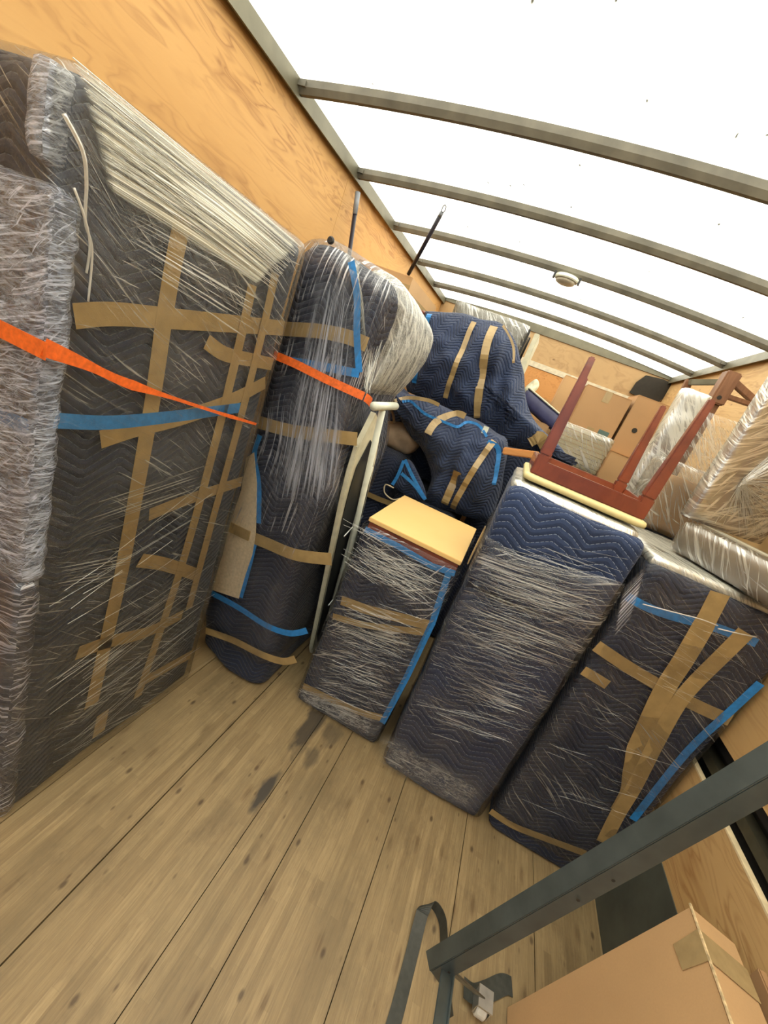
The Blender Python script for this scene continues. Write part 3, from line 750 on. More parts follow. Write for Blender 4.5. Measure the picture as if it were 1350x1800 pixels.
for i in range(26):
    t = i / 25
    seg.append((PB(655 + 40 * random.random(), 500 + 60 * random.random(), -.12), PB(640 + 10 * t, 660 + 35 * random.random(), .0), random.uniform(.25, .6)))
strands('film_strands', seg, M_strand, Bt)

# ratchet straps
s1 = MB(); P = [Vector((0.02, 0.585, 1.435))] + [Vector((0.2, 0.585, 1.405)), Vector((0.40, 0.59, 1.375))] + [PA(150, 640, .028), PA(220, 672, .024), PA(300, 698, .02), PA(380, 724, .02), PA(449, 745, .02)]
P[0] = at(-25, 565, 'y', 0.585); P[1] = at(10, 582, 'y', 0.585); P[2] = at(84, 619, 'y', 0.585)
s1.ribbon(spline(P[:3], 5), [0.032] * 11, (0, -1, 0), 0.002)
Q = spline([P[2] + Vector((-.012, -.002, .006))] + P[3:], 6); nq = len(Q)
s1.ribbon(Q, [max(0.009, 0.034 - 0.026 * (i / nq) - 0.010 * abs(math.sin(i / nq * 7.5)) * min(1, i / 8)) for i in range(nq)], (1, -0.2, 0), 0.003)
tag(s1.build('cargo_strap', M_orange), 'twisted orange webbing strap running across the front of the tallest slab', 'strap')
s2 = MB().ribbon(spline([PB(482, 624, .022), PB(520, 640, .022), PB(570, 665, .022), PB(620, 688, .020), PB(640, 697, .018)], 5), 0.030, (0, -1, 0.1), 0.0025)
s2.ribbon(spline([PB(640, 697, .018), PB(648, 704, -.02), PB(650, 708, -.08)], 4), 0.030, (1, 0, 0), 0.0025)
tag(s2.build('cargo_strap', M_orange), 'flat orange webbing strap tight around the upright couch', 'strap')

# ------------------------------------------------------------ ironing board between couch and cabinet
Ib = thing('ironing_board', 'folded ironing board with pale cover and white legs, standing on end beside the couch', 'ironing board')
lo_ = Vector((0.795, 2.06, 0.0)); hi_ = Vector((0.77, 1.60, 1.40))
ax = (hi_ - lo_).normalized(); sd_ = Vector((0, 1, 0)); sd_ = (sd_ - ax * sd_.dot(ax)).normalized(); nr = ax.cross(sd_)
L = (hi_ - lo_).length; half = []
for i in range(15):
    t = i / 14; hw = 0.145 if t < 0.72 else 0.145 * math.sqrt(max(0, 1 - ((t - 0.72) / 0.28) ** 2.0)) ** 0.8
    if t < 0.05: hw *= 0.8 + 4 * t
    half.append((t, hw))
poly = [lo_ + ax * L * t + sd_ * h for t, h in half] + [lo_ + ax * L * t - sd_ * h for t, h in reversed(half)]
MB().prism(poly, -nr * 0.022 if nr.x > 0 else nr * 0.022).build('cover', M_cover, Ib, bevel=0.004)
out = nr if nr.x > 0 else -nr
poly2 = [p + (lo_ + ax * L * 0.5 - p) * 0.16 + out * 0.001 for p in poly]
MB().prism(poly2, out * 0.004).build('mesh_top', M_black, Ib)
lg = MB()
a0, a1 = lo_ + ax * L * 0.25 + out * 0.022, at(672, 722, 'x', 0.82)
lg.tube([lo_ + ax * 0.14 + out * 0.03 + sd_ * .02, a1], 0.0125, 12)
lg.build('leg', M_white, Ib, smooth=True)
MB().tube([lo_ + ax * 0.28 + out * 0.022 - sd_ * 0.06, lo_ + ax * L * 0.83 + out * 0.022 + sd_ * 0.03], 0.010, 10).build('leg', M_white, Ib, smooth=True)
MB().tube([at(657, 714, 'x', 0.82), at(695, 714, 'x', 0.82)], 0.015, 16).build('foot', M_white, Ib, smooth=True)
for t in (0.3, 0.62): MB().tube([lo_ + ax * L * t + out * 0.02 - sd_ * 0.10, lo_ + ax * L * t + out * 0.02 + sd_ * 0.09], 0.004, 8).build('cross_rod', M_zinc, Ib, smooth=True)

# ------------------------------------------------------------ E: cabinet with bare honey top
E_ = thing('wrapped_cabinet', 'shorter film-wrapped cabinet with bare honey-coloured top, between ironing board and tall box', 'cabinet')
ex0, ex1, ey0, ey1 = 0.895, 1.312, 1.60, 2.14
MB().box(ex0 + .008, ex1 - .008, ey0 + .008, ey1 - .008, 0.02, 0.985).build('carcass', M_maho, E_)
MB().box(ex0 + .002, ex1 - .002, ey0 + .0, ey1, 0.985, 1.003).build('top', M_honey, E_, bevel=0.002)
soft_box('blanket', ex0 - .008, ex1 + .004, ey0 - .006, ey1 + .008, 0.0, 0.945, 0.022, M_bl, E_, 0.02, 0.004, 6, 5.0, skip_top=True)
def PE(x, y, o=0.0): return at(x, y, 'y', 1.590 - o)
for pts, wd in (([(600, 1055), (650, 1073), (700, 1085), (757, 1100)], .045), ([(585, 1083), (640, 1098), (700, 1106), (750, 1112)], .03), ([(533, 1205), (580, 1228), (630, 1250), (672, 1262)], .035)):
    MB().ribbon(spline([PE(*p) for p in pts], 4), wd, (0, -1, 0)).build('tape_strip', M_tape, E_)
MB().ribbon([PE(642, 930), PE(700, 960), PE(760, 995), PE(800, 1008)], 0.026, (0, -1, 0)).build('blue_binding', M_bind, E_)
MB().ribbon([PE(788, 1010), PE(760, 1095), PE(715, 1190), PE(672, 1270)], 0.026, (0, -1, 0)).build('blue_binding', M_bind, E_)
soft_box('stretch_film', ex0 - .018, ex1 + .013, ey0 - .020, ey1 + .014, 0.001, 0.985, 0.03, M_fE, E_, 0.025, 0.003, 6, 5.0, skip_bottom=True, skip_top=True, flat_bottom=False)
seg = []
for i in range(70):
    x0 = random.uniform(600, 720); y0 = random.uniform(930, 1010) + (x0 - 640) * .5; Lp = random.uniform(30, 110); s_ = random.uniform(.35, .9)
    if x0 + Lp < 790 - (y0 - 990) * .4: seg.append((PE(x0, y0, .018), PE(x0 + Lp, y0 + Lp * s_, .018), random.uniform(.18, .4)))
for i in range(90):
    y0 = random.uniform(1060, 1240); x0 = 650 - (y0 - 915) * .42 + random.uniform(10, 90); Lp = random.uniform(30, 90)
    if x0 + Lp < 815 - (y0 - 985) * .46: seg.append((PE(x0, y0, .018), PE(x0 + Lp, y0 + Lp * random.uniform(.2, .55), .018), random.uniform(.15, .35)))
strands('film_strands', seg, M_strand, E_)
film_patch('film_band', PE(640, 930, .02), PE(800, 1010, .02), PE(780, 1060, .02), PE(600, 1010, .02), M_bMid, E_)
film_patch('film_band', PE(590, 1065, .02), PE(760, 1110, .02), PE(735, 1160, .02), PE(570, 1110, .02), M_bMid, E_)
film_patch('film_hem', PE(520, 1195, .02), PE(680, 1270, .02), PE(660, 1305, .02), PE(512, 1228, .02), M_bHem, E_)

# ------------------------------------------------------------ F: tall box in the middle
F = thing('wrapped_dresser', 'tall film-wrapped box with bare navy quilted top, under the upturned stool', 'furniture')
def warpF(p):
    q = p.copy(); t = p.z / 1.38
    q.x -= 0.035 * t if p.x < 1.6 else 0.012 * t
    q.y -= 0.008 * math.sin(3.1 * t)
    return q
soft_box('blanket', 1.378, 1.835, 1.532, 2.02, 0.0, 1.365, 0.035, M_bl_top, F, 0.018, 0.009, 6, 8.0, warpF)
def PF(x, y, o=0.0): return at(x, y, 'y', 1.522 - o)
def warpF2(p):
    q = warpF(p)
    if p.z > 1.0: q.z -= 0.06 * max(0, (1.62 - p.x)) + 0.03 * math.sin((p.x - 1.35) * 9) * (1 if p.y < 1.6 else 0)
    return q
soft_box('stretch_film', 1.367, 1.847, 1.518, 2.032, 0.001, 1.20, 0.04, M_fF, F, 0.022, 0.003, 6, 2.0, warpF2, skip_bottom=True, skip_top=True, flat_bottom=False)
soft_box('top_film', 1.345, 1.80, 1.56, 2.03, 1.33, 1.388, 0.02, M_fS, F, 0.03, 0.003, 8, 2.0, flat_bottom=False)
MB().prism([Vector(p) for p in ((1.334, 1.56, 1.02), (1.334, 1.66, 1.0), (1.334, 1.70, 1.15), (1.334, 1.58, 1.17))], (-0.004, 0, 0)).build('tape_strip', M_tape, F)
seg = []
for i in range(150):
    t = random.random(); y0 = 960 + 330 * random.random() ** 1.4; x0 = 858 - (y0 - 940) * .455 + random.uniform(5, 150); Lp = random.uniform(40, 150)
    if x0 + Lp < 1098 - (y0 + Lp * .3 - 1010) * .6: seg.append((PF(x0, y0, .012), PF(x0 + Lp, y0 + Lp * random.uniform(.12, .45), .012), random.uniform(.12, .26)))
strands('film_strands', seg, M_strand, F)
film_patch('film_band', PF(850, 945, .014), PF(1090, 1030, .014), PF(1060, 1120, .014), PF(815, 1040, .014), M_bMid, F)
film_patch('film_band', PF(830, 1010, .016), PF(1060, 1110, .016), PF(1010, 1200, .016), PF(770, 1120, .016), M_bMid, F)
film_patch('film_hem', PF(665, 1275, .014), PF(865, 1385, .014), PF(838, 1437, .014), PF(662, 1348, .014), M_bHem, F)

# ------------------------------------------------------------ stool on F, upside down
St = thing('stool', 'mahogany stool turned upside down, cream seat resting on the tall middle box', 'stool')
sx0, sx1, sy0, sy1 = 1.385, 1.792, 1.60, 1.97
soft_box('seat', sx0 - .016, sx1 + .016, sy0 - .016, sy1 + .016, 1.394, 1.424, 0.014, M_cream, St, 0.025, 0.001, 5, 0, flat_bottom=False)
z0, z1 = 1.424, 1.478
for bx in ((sx0 + .02, sx1 - .02, sy0, sy0 + .022), (sx0 + .02, sx1 - .02, sy1 - .022, sy1), (sx0, sx0 + .022, sy0 + .02, sy1 - .02), (sx1 - .022, sx1, sy0 + .02, sy1 - .02)):
    MB().box(*bx, z0, z1).build('apron', M_maho, St, bevel=0.003)
for X, Y, dx in ((sx0 + .022, sy0 + .022, -.006), (sx1 - .022, sy0 + .022, .012), (sx0 + .05, sy1 - .02, .0), (sx1 - .04, sy1 - .02, -.008)):
    b = MB().bar((X, Y, z0), (X, Y, z1 + .02), .042, .042, (0, 1, 0)); b.bar((X, Y, z1 + .02), (X + dx, Y, 1.845 if Y < 1.8 else 1.82), .040, .040, (0, 1, 0), .021, .021)
    b.build('leg', M_maho, St, bevel=0.004)

# ------------------------------------------------------------ G: wide box on the right
Gt = thing('wrapped_chest', 'wide film-wrapped chest with a large tan tape cross, against the right wall', 'furniture')
def warpG(p):
    q = p.copy(); t = p.z / 1.33
    if p.x < 2.1: q.x -= 0.03 * t
    return q
soft_box('blanket', 1.885, 2.340, 1.545, 2.14, 0.0, 1.318, 0.036, M_bl, Gt, 0.02, 0.005, 5, 21.0, warpG)
GY = 1.532
def PG(x, y, o=0.0): return at(x, y, 'y', GY - o)
def tG(pts, wd): MB().ribbon(spline([PG(*p) for p in pts], 4), wd, (0, -1, 0)).build('tape_strip', M_tape, Gt)
tG([(1265, 1042), (1235, 1100), (1200, 1160), (1165, 1215), (1130, 1290), (1108, 1340), (1100, 1395), (1085, 1425)], [.056] * 4 + [.062] * 14 + [.06, .05, .04, .04, .04, .04, .045, .05, .05, .05, .05])
tG([(1310, 1110), (1270, 1150), (1215, 1205), (1185, 1245), (1150, 1310), (1115, 1380), (1085, 1430), (1060, 1480)], .05)
tG([(1048, 1135), (1100, 1170), (1150, 1200), (1200, 1228), (1245, 1250), (1284, 1266)], .046)
tG([(1025, 1178), (1045, 1190), (1068, 1204)], .038)
tG([(862, 1425), (900, 1450), (950, 1470), (1030, 1500)], .03)
MB().ribbon(spline([PG(1102, 1048), PG(1140, 1068), PG(1190, 1085), PG(1250, 1100), PG(1330, 1130)], 4), 0.03, (0, -1, 0)).build('blue_binding', M_bind, Gt)
MB().ribbon(spline([PG(1336, 1200), PG(1280, 1252), PG(1205, 1323), PG(1112, 1440)], 4), 0.026, (0, -1, 0)).build('blue_binding', M_bind, Gt)
soft_box('stretch_film', 1.872, 2.346, 1.528, 2.15, 0.05, 1.332, 0.045, M_fG, Gt, 0.025, 0.003, 6, 2.0, warpG, skip_bottom=True, flat_bottom=False)
soft_box('top_film', 1.86, 2.335, 1.56, 2.14, 1.30, 1.340, 0.016, M_fS, Gt, 0.03, 0.003, 8, 2.0, flat_bottom=False)
tw = MB(); tw.tube(spline([PG(1130, 1062, .02), PG(1180, 1075, .02), PG(1230, 1088, .02), PG(1262, 1100, .02)], 5), .002, 6)
tw.tube(spline([PG(1262, 1105, .02), PG(1300, 1114, .025), PG(1330, 1120, .02)], 5), .0022, 6)
tw.build('film_twist', M_strand, Gt, smooth=True)
seg = []
for i in range(130):
    x0 = random.uniform(900, 1290); y0 = random.uniform(1060, 1430)
    Lp = random.uniform(25, 110); s_ = random.uniform(.25, .8)
    if PG(x0 + Lp, y0 + Lp * s_).x < 2.335 and PG(x0 + Lp, y0 + Lp * s_).z > .05 and y0 > 1040 + (x0 - 1100) * .3 and x0 > 1100 - (y0 - 1040) * .55 and x0 + Lp < 1345 and y0 < 1480 - max(0, x0 - 1000) * .45:
        seg.append((PG(x0, y0, .014), PG(x0 + Lp, y0 + Lp * s_, .014), random.uniform(.12, .3)))
strands('film_strands', seg, M_strand, Gt)
film_patch('film_band', PG(1095, 1030, .016), PG(1140, 985, .016), PG(1110, 1090, .016), PG(1075, 1130, .016), M_bBlue, Gt)

# flat wrapped panel lying on G
P1 = Vector((1.976, 1.82)); P2 = Vector((2.175, 1.42)); dv = (P2 - P1).normalized(); pv = Vector((-dv.y, dv.x))
Mx = Matrix(((dv.x, pv.x, 0, P1.x), (dv.y, pv.y, 0, P1.y), (0, 0, 1, 0), (0, 0, 0, 1)))
Fp = thing('wrapped_package', 'flat film-wrapped pale slab lying on top of the wide right chest', 'package')
soft_box('padding', 0, 0.44, 0.008, 0.165, 1.345, 1.462, 0.02, plain('brown padding', (0.20, 0.15, 0.10), 0.6), Fp, 0.03, 0.003, 8, 1.0, M=Mx, flat_bottom=False)
soft_box('stretch_film', -.006, 0.447, 0.0, 0.172, 1.342, 1.470, 0.024, M_fT, Fp, 0.03, 0.004, 9, 6.0, M=Mx, flat_bottom=False)
film_patch('film_band', Mx @ Vector((-.004, .004, 1.474)), Mx @ Vector((.45, .004, 1.474)), Mx @ Vector((.45, .17, 1.474)), Mx @ Vector((-.004, .17, 1.474)), M_bPale, Fp)
# leaning wrapped picture panel
P1 = Vector((1.975, 1.80)); P2 = Vector((2.335, 2.02)); dv = (P2 - P1).normalized(); pv = Vector((-dv.y, dv.x))
Mx = Matrix(((dv.x, pv.x, 0, P1.x), (dv.y, pv.y, 0, P1.y), (0, 0, 1, 0), (0, 0, 0, 1)))
Pn = thing('wrapped_picture', 'large framed panel wrapped in film with fanning strands, upright against the right wall', 'picture')
LW = (P2 - P1).length
Mk = wood('pale panel wood', (0.50, 0.36, 0.19), (0.60, 0.46, 0.26), 0.5, (20, 20, 4))
MB().box(0.02, LW - .02, 0.012, 0.02, 1.50, 2.12, Mx).build('backing', Mk, Pn)
MB().box(0.10, 0.13, 0.006, 0.012, 1.50, 2.12, Mx).build('slat', M_walnut, Pn)
MB().box(0.20, 0.28, 0.006, 0.012, 1.50, 2.12, Mx).build('slat', M_walnut, Pn)
for bx in ((0, LW, 1.474, 1.492), (0, LW, 2.12, 2.15)): MB().box(bx[0], bx[1], 0, 0.03, bx[2], bx[3], Mx).build('frame_rail', M_walnut, Pn, bevel=.003)
for bx in ((0, .02), (LW - .02, LW)): MB().box(bx[0], bx[1], 0, 0.03, 1.50, 2.12, Mx).build('frame_rail', M_walnut, Pn, bevel=.003)
soft_box('stretch_film', -.008, LW + .0, -.010, 0.038, 1.472, 2.16, 0.012, M_fS2, Pn, 0.03, 0.003, 9, 6.0, M=Mx, flat_bottom=False)
seg = []
hub = Mx @ Vector((0.11, -.014, 1.66))
for i in range(170):
    a = random.choice([random.uniform(-.35, .35), random.uniform(-1.75, -1.0), random.uniform(-.9, -.4), random.uniform(.3, 1.2)]); Ls = random.uniform(.12, .40)
    q = Vector((0.11 + Ls * math.cos(a), -.014, 1.66 + Ls * math.sin(a)))
    if q.z > 1.48 and q.x < LW: seg.append((hub + Vector((0, 0, random.uniform(-.02, .02))), Mx @ q, random.uniform(.3, 1.0)))
strands('film_strands', seg, M_strand, Pn)

# ------------------------------------------------------------ things behind the middle and right
# wrapped table leaf standing upright
Lf = thing('wrapped_table_leaf', 'narrow upright board densely wrapped in film, behind the stool legs', 'board')
soft_box('board', 1.886, 1.992, 2.36, 2.42, 1.345, 1.965, 0.012, M_walnut, Lf, 0.03, 0.001, 5, 1, flat_bottom=False)
soft_box('stretch_film', 1.876, 2.002, 2.35, 2.43, 1.343, 1.978, 0.016, M_fS, Lf, 0.02, 0.004, 14, 6.0, flat_bottom=False)
# low cabinet that carries this group behind G
lb = thing('wrapped_bench', 'low film-wrapped bench behind the wide right chest, carrying the upright board and upturned table', 'bench')
soft_box('blanket', 1.87, 2.335, 2.18, 2.95, 0.0, 1.32, 0.03, M_bl, lb, 0.05, 0.005)
soft_box('stretch_film', 1.86, 2.342, 2.17, 2.96, 0.02, 1.335, 0.035, M_fG, lb, 0.05, 0.003, skip_bottom=True, flat_bottom=False)
# upturned walnut table
Tb = thing('side_table', 'walnut table upside down in thin film, legs up by the right wall', 'table')
Y = 2.52
MB().box(2.02, 2.33, 2.46, 2.80, 1.34, 1.365).build('tabletop', M_walnut, Tb, bevel=.004)
pA = at(1272, 680, 'y', Y); 
MB().bar((pA.x + .01, Y, 1.365), (pA.x, Y, 1.98), .045, .045, (0, 1, 0)).build('leg', M_walnut, Tb, bevel=.003)
MB().box(pA.x - .032, pA.x + .032, Y - .045, Y + .03, 1.97, 2.125).build('leg_block', M_walnut, Tb, bevel=.006)
MB().lathe((pA.x - .005, Y - .045, 2.0), (0, -1, 0), [(.010, -.001), (.010, .001)], 14).build('bolt_hole', M_dark, Tb)
pB = at(1338, 722, 'y', Y)
MB().bar((2.27, Y, 1.365), (2.29, Y, 2.02), .04, .04, (0, 1, 0)).build('leg', M_walnut, Tb, bevel=.003)
MB().bar(at(1285, 668, 'y', Y + .02), at(1345, 722, 'y', Y + .02), .03, .035, (0, 1, 0)).build('stretcher', M_walnut, Tb, bevel=.003)
MB().bar(at(1262, 692, 'y', Y), at(1340, 718, 'y', Y), .022, .03, (0, 1, 0)).build('stretcher', M_walnut, Tb, bevel=.003)
MB().bar(at(1262, 672, 'y', Y + .2), at(1212, 672, 'y', Y + .2), .03, .04, (0, 1, 0)).build('stretcher', M_rail, Tb, bevel=.003)
MB().bar(Vector((2.04, 2.77, 1.365)), at(1212, 668, 'y', 2.77), .035, .035, (0, 1, 0)).build('leg', M_walnut, Tb, bevel=.003)
soft_box('stretch_film', 2.01, 2.335, 2.44, 2.82, 1.345, 1.93, 0.03, M_fT, Tb, 0.04, 0.006, 6, 3.0, flat_bottom=False, skip_top=True)
# brown carton wrapped, in front of the table
Cx = thing('wrapped_carton', 'brown cardboard carton inside hazy film, between upright board and framed panel', 'box')
soft_box('carton', 1.985, 2.185, 2.19, 2.34, 1.338, 1.60, 0.008, M_card3, Cx, 0.04, 0.0, flat_bottom=False)
soft_box('stretch_film', 1.90, 2.20, 2.17, 2.345, 1.338, 1.66, 0.02, M_fT, Cx, 0.03, 0.008, 9, 3.0, flat_bottom=False)

# cartons stacked near the front wall
def carton(label, x0, x1, y0, y1, z0, z1, mat=M_card, tape='v', group=None, hole=False, rot=0.0):
    c = thing('carton', label, 'box', group=group)
    R = Matrix.Translation(((x0 + x1) / 2, (y0 + y1) / 2, 0)) @ Matrix.Rotation(rot, 4, 'Z'); hx, hy = (x1 - x0) / 2, (y1 - y0) / 2
    MB().box(-hx, hx, -hy, hy, z0, z1, R).build('body', mat, c, bevel=0.004)
    fl_ = MB(); fl_.box(-hx + .002, -0.0015, -hy + .002, hy - .002, z1 - .001, z1 + .003, R); fl_.box(0.0015, hx - .002, -hy + .002, hy - .002, z1 - .001, z1 + .003, R)
    fl_.build('flap', mat, c)
    if tape == 'v':
        t = MB(); t.box(-.025, .025, -hy - .0015, -hy, z1 - .075, z1 + .004, R); t.box(-.025, .025, -hy, hy, z1 + .003, z1 + .0045, R)
        t.build('tape_strip', M_tapec, c)
        t = MB().box(-.025, .025, -hy - .0015, -hy, z0, z0 + .07, R); t.build('tape_strip', M_tapec, c)
    if hole:
        MB().lathe(R @ Vector((-.03, -hy - .002, z0 + (z1 - z0) * .45)), (0, -1, 0), [(.018, 0), (.018, .001)], 18).build('hand_hole', M_dark, c)
    return c
ca = carton('large taped carton between the stool legs, topmost near the front wall', 1.585, 1.905, 3.5, 3.85, 1.63, 1.965)
MB().box(1.80, 1.875, 3.4975, 3.4995, 1.635, 1.71).build('printed_label', M_green, ca)
carton('tall carton with round hand hole, right of the large taped one', 1.925, 2.165, 3.5, 3.85, 1.60, 2.015, M_card, None, hole=True)
carton('tall narrow carton left of the large taped one', 1.42, 1.57, 3.62, 3.95, 1.60, 1.985, M_card2, None)
carton('lower carton directly under the large taped one', 1.585, 1.905, 3.45, 3.85, 1.10, 1.622, M_card2)
carton('lower carton directly under the carton with hand hole', 1.93, 2.28, 3.40, 3.85, 1.10, 1.592, M_card2)
carton('bottom-tier carton under the lower right stack', 1.60, 2.3, 3.40, 3.88, 0.0, 1.09, M_card)
carton('bottom-tier carton under the narrow carton', 1.15, 1.575, 3.50, 4.0, 0.0, 1.59, M_card3)
carton('smallest carton far behind the blue cushion, next to white bundle', 1.15, 1.27, 3.70, 3.9, 1.60, 1.80, M_card, None)
carton('small open carton far behind the blue cushion, left of the narrow one', 1.285, 1.405, 3.68, 3.9, 1.60, 1.775, M_card2, None)
# film-wrapped slatted board leaning in front of the cartons
Wp = thing('slat_bundle', 'pale bundle of slats in film lying below the large taped carton', 'board')
Mpale = wood('pale slats', (0.45, 0.37, 0.22), (0.60, 0.52, 0.34), 0.6, (3, 3, 60))
sl0 = MB()
for i in range(9): sl0.box(1.50, 1.84, 3.02, 3.10, 1.425 + i * .026, 1.447 + i * .026)
sl0.build('slats', Mpale, Wp)
soft_box('stretch_film', 1.49, 1.85, 3.01, 3.11, 1.42, 1.665, 0.015, M_fT, Wp, 0.03, 0.004, 10, 2, flat_bottom=False)
wb = thing('wrapped_desk', 'blanket-wrapped desk with rounded navy corner, seen between the stool legs', 'desk')
soft_box('blanket', 1.22, 1.82, 2.68, 3.14, 0.0, 1.418, 0.06, M_bl, wb, 0.04, 0.01, 4, 2)
# indigo cushion and white bundle
cu = thing('seat_cushion', 'indigo cushion with pale piping lying right of the big blanket bundle', 'cushion')
cM = Matrix.Translation((1.335, 3.14, 1.625)) @ Matrix.Rotation(math.radians(18), 4, 'Y')
soft_box('cushion_body', -.15, .17, -.12, .15, 0, .11, 0.03, M_blue, cu, 0.025, 0.003, M=cM, flat_bottom=False)
soft_box('piping', -.153, .173, -.123, .153, .098, .112, .007, M_cover, cu, 0.03, 0.0, M=cM, flat_bottom=False)
tag(lump('cloth_bundle', [(1.19, 1.72), (1.23, 1.70), (1.27, 1.78), (1.275, 1.83), (1.24, 1.86), (1.21, 1.82), (1.19, 1.77)], (1.235, 1.78), 3.30, .08, M_cover, puff=.03, amp=.02, freq=20, n=40, rings=6)[0], 'crumpled white cloth bundle above the indigo cushion', 'cloth')
sh = thing('wooden_chest', 'dark brown chest', 'chest')
sh['label'] = 'dark brown chest low behind the big blanket bundle, under the grey crate'
MB().box(0.40, 1.14, 3.20, 3.62, 0.0, 1.44).build('body', M_walnut, sh, bevel=.005)
carton('small carton directly under the indigo cushion', 1.21, 1.45, 3.03, 3.17, 1.432, 1.60, M_card, None)

# grey wrapped crate and white frame
cr = thing('wrapped_crate', 'grey crate in wrinkled film with open dark side, behind the big blanket bundle', 'crate')
MB().box(0.50, 1.03, 3.28, 3.62, 1.442, 2.155).build('body', M_grey, cr, bevel=.006)
MB().box(1.03, 1.065, 3.29, 3.30, 1.46, 2.14).box(1.03, 1.065, 3.60, 3.61, 1.46, 2.14).build('rim', M_black, cr)
soft_box('stretch_film', 0.495, 1.055, 3.27, 3.63, 1.442, 2.165, 0.02, M_fT, cr, 0.04, 0.006, 10, 3, flat_bottom=False)
tag(MB().box(1.10, 1.135, 3.25, 3.62, 1.445, 2.125).build('bed_slat_frame', M_cover, bevel=.004), 'off-white upright frame edge next to the grey crate', 'frame')

# ------------------------------------------------------------ I: big upper bundle, J: lower bundle
def XZ(pts, y): return [(lambda p: (p.x, p.z))(at(a, b, 'y', y)) for a, b in pts]
YI = 2.72
It = thing('wrapped_chair', 'big navy quilted bundle with two upright tape strips, topmost in the middle', 'chair')
oI = XZ([(748, 547), (800, 552), (850, 562), (880, 568), (905, 598), (916, 640), (922, 690), (940, 740), (985, 785), (1000, 812), (975, 806), (935, 795), (880, 780), (830, 756), (780, 725), (730, 695), (714, 683), (722, 640), (735, 590)], YI)
cI = XZ([(815, 650)], YI)[0]
_, fI = lump('blanket', oI, cI, YI, 0.28, M_bl_c, It, puff=0.13, amp=0.06, freq=5.0, seed=3.0, folds=((cI[0] + .2, cI[1], .25, -1, .03, .05), (cI[0] + .3, cI[1], .35, -1, .025, .05), (cI[0] - .02, cI[1], .1, -1, .03, -.02)))
def strip(surf, y, pts, wd, name, mat, par, off=.008):
    C_ = spline([Vector((p[0], 0, p[1])) for p in XZ(pts, y)], 6); q = [surf(c.x, c.z, off) for c in C_]
    MB().ribbon(q, wd, (0, -1, 0), .002).build(name, mat, par)
YS = YI - .08
strip(fI, YS, [(832, 563), (822, 590), (806, 640), (790, 680), (783, 700)], .03, 'tape_strip', M_tape, It)
strip(fI, YS, [(868, 572), (858, 605), (850, 650), (842, 700), (840, 735)], .045, 'tape_strip', M_tape, It)
strip(fI, YS + .06, [(930, 775), (948, 768), (962, 790)], .07, 'tape_strip', M_tape, It)
strip(fI, YS + .06, [(884, 572), (902, 608), (903, 640)], .014, 'tape_strip', M_tape, It)
strip(fI, YS + .06, [(757, 553), (750, 585), (739, 640), (730, 674)], .030, 'blue_binding', M_bind, It)
# a foot of the wrapped chair pokes out top left
MB().tube([at(738, 548, 'y', 2.78), at(752, 552, 'y', 2.78)], .012, 10).build('leg', M_maho, It, smooth=True)
MB().bar(at(955, 790, 'y', 2.78), at(1012, 815, 'y', 2.62), .06, .06).build('leg', M_bl, It, bevel=.02)

YJ = 2.36
Jt = thing('wrapped_armchair', 'navy quilted bundle edged with bright blue binding, directly behind the honey-topped cabinet', 'chair')
oJ = XZ([(680, 668), (700, 690), (740, 700), (790, 722), (840, 745), (868, 765), (886, 780), (884, 830), (872, 880), (862, 915), (840, 915), (795, 900), (748, 885), (758, 840), (745, 795), (720, 765), (700, 730), (672, 700), (665, 680)], YJ)
cJ = XZ([(800, 810)], YJ)[0]
_, fJ = lump('blanket', oJ, cJ, YJ, 0.30, M_bl_d, Jt, puff=0.10, amp=0.055, freq=6.0, seed=9.0, folds=((cJ[0] + .05, cJ[1], .35, -1, .03, .03),))
YT = YJ - .06
strip(fJ, YT, [(868, 775), (850, 800), (825, 840), (805, 875), (795, 895)], .032, 'tape_strip', M_tape, Jt)
strip(fJ, YT, [(808, 826), (795, 855), (782, 885)], .042, 'tape_strip', M_tape, Jt)
strip(fJ, YT, [(757, 762), (770, 740), (800, 728), (815, 733)], .04, 'tape_strip', M_tape, Jt)
strip(fJ, YT + .05, [(678, 700), (685, 688), (700, 682)], .045, 'tape_strip', M_tape, Jt)
strip(fJ, YT + .05, [(692, 712), (715, 700), (750, 703), (772, 712)], .02, 'tape_strip', M_tape, Jt)
strip(fJ, YT, [(708, 706), (722, 706), (745, 725), (765, 735), (790, 745), (805, 750), (820, 742), (840, 748), (855, 768)], .014, 'blue_binding', M_bind, Jt)
strip(fJ, YT + .04, [(858, 776), (876, 788), (874, 820), (868, 850)], .026, 'blue_binding', M_bind, Jt)
q = fJ(*XZ([(851, 758)], YT)[0]); MB().box(q.x - .014, q.x + .014, q.y - .006, q.y - .004, q.z - .03, q.z + .025).build('care_tag', M_white, Jt)
# solid pile below both
lowb = thing('storage_trunk', 'dark navy blanket-wrapped trunk in the gap behind the honey-topped cabinet', 'trunk')
soft_box('blanket', 0.80, 1.18, 2.30, 3.10, 0.0, 0.965, 0.05, M_bl, lowb, 0.04, 0.01, 5, 6)
tpb = MB().ribbon([at(645, 868, 'y', 2.285), at(668, 878, 'y', 2.285), at(690, 886, 'y', 2.285)], .03, (0, -1, 0))
tk2 = thing('wrapped_suitcase', 'dark blanket-wrapped suitcase beneath the tan bag, behind the ironing board', 'suitcase')
soft_box('blanket', 0.42, 0.78, 2.30, 2.59, 0.0, 1.16, 0.06, M_bl, tk2, 0.04, 0.012, 5, 9)
tpb.build('tape_strip', M_tape, tk2)
mid = thing('wrapped_cushions', 'navy blanket-wrapped stack low between the two blanket bundles', 'cushion')
soft_box('blanket', 0.42, 1.19, 2.72, 3.15, 0.98, 1.38, 0.05, M_bl, mid, 0.05, 0.012, 5, 9)
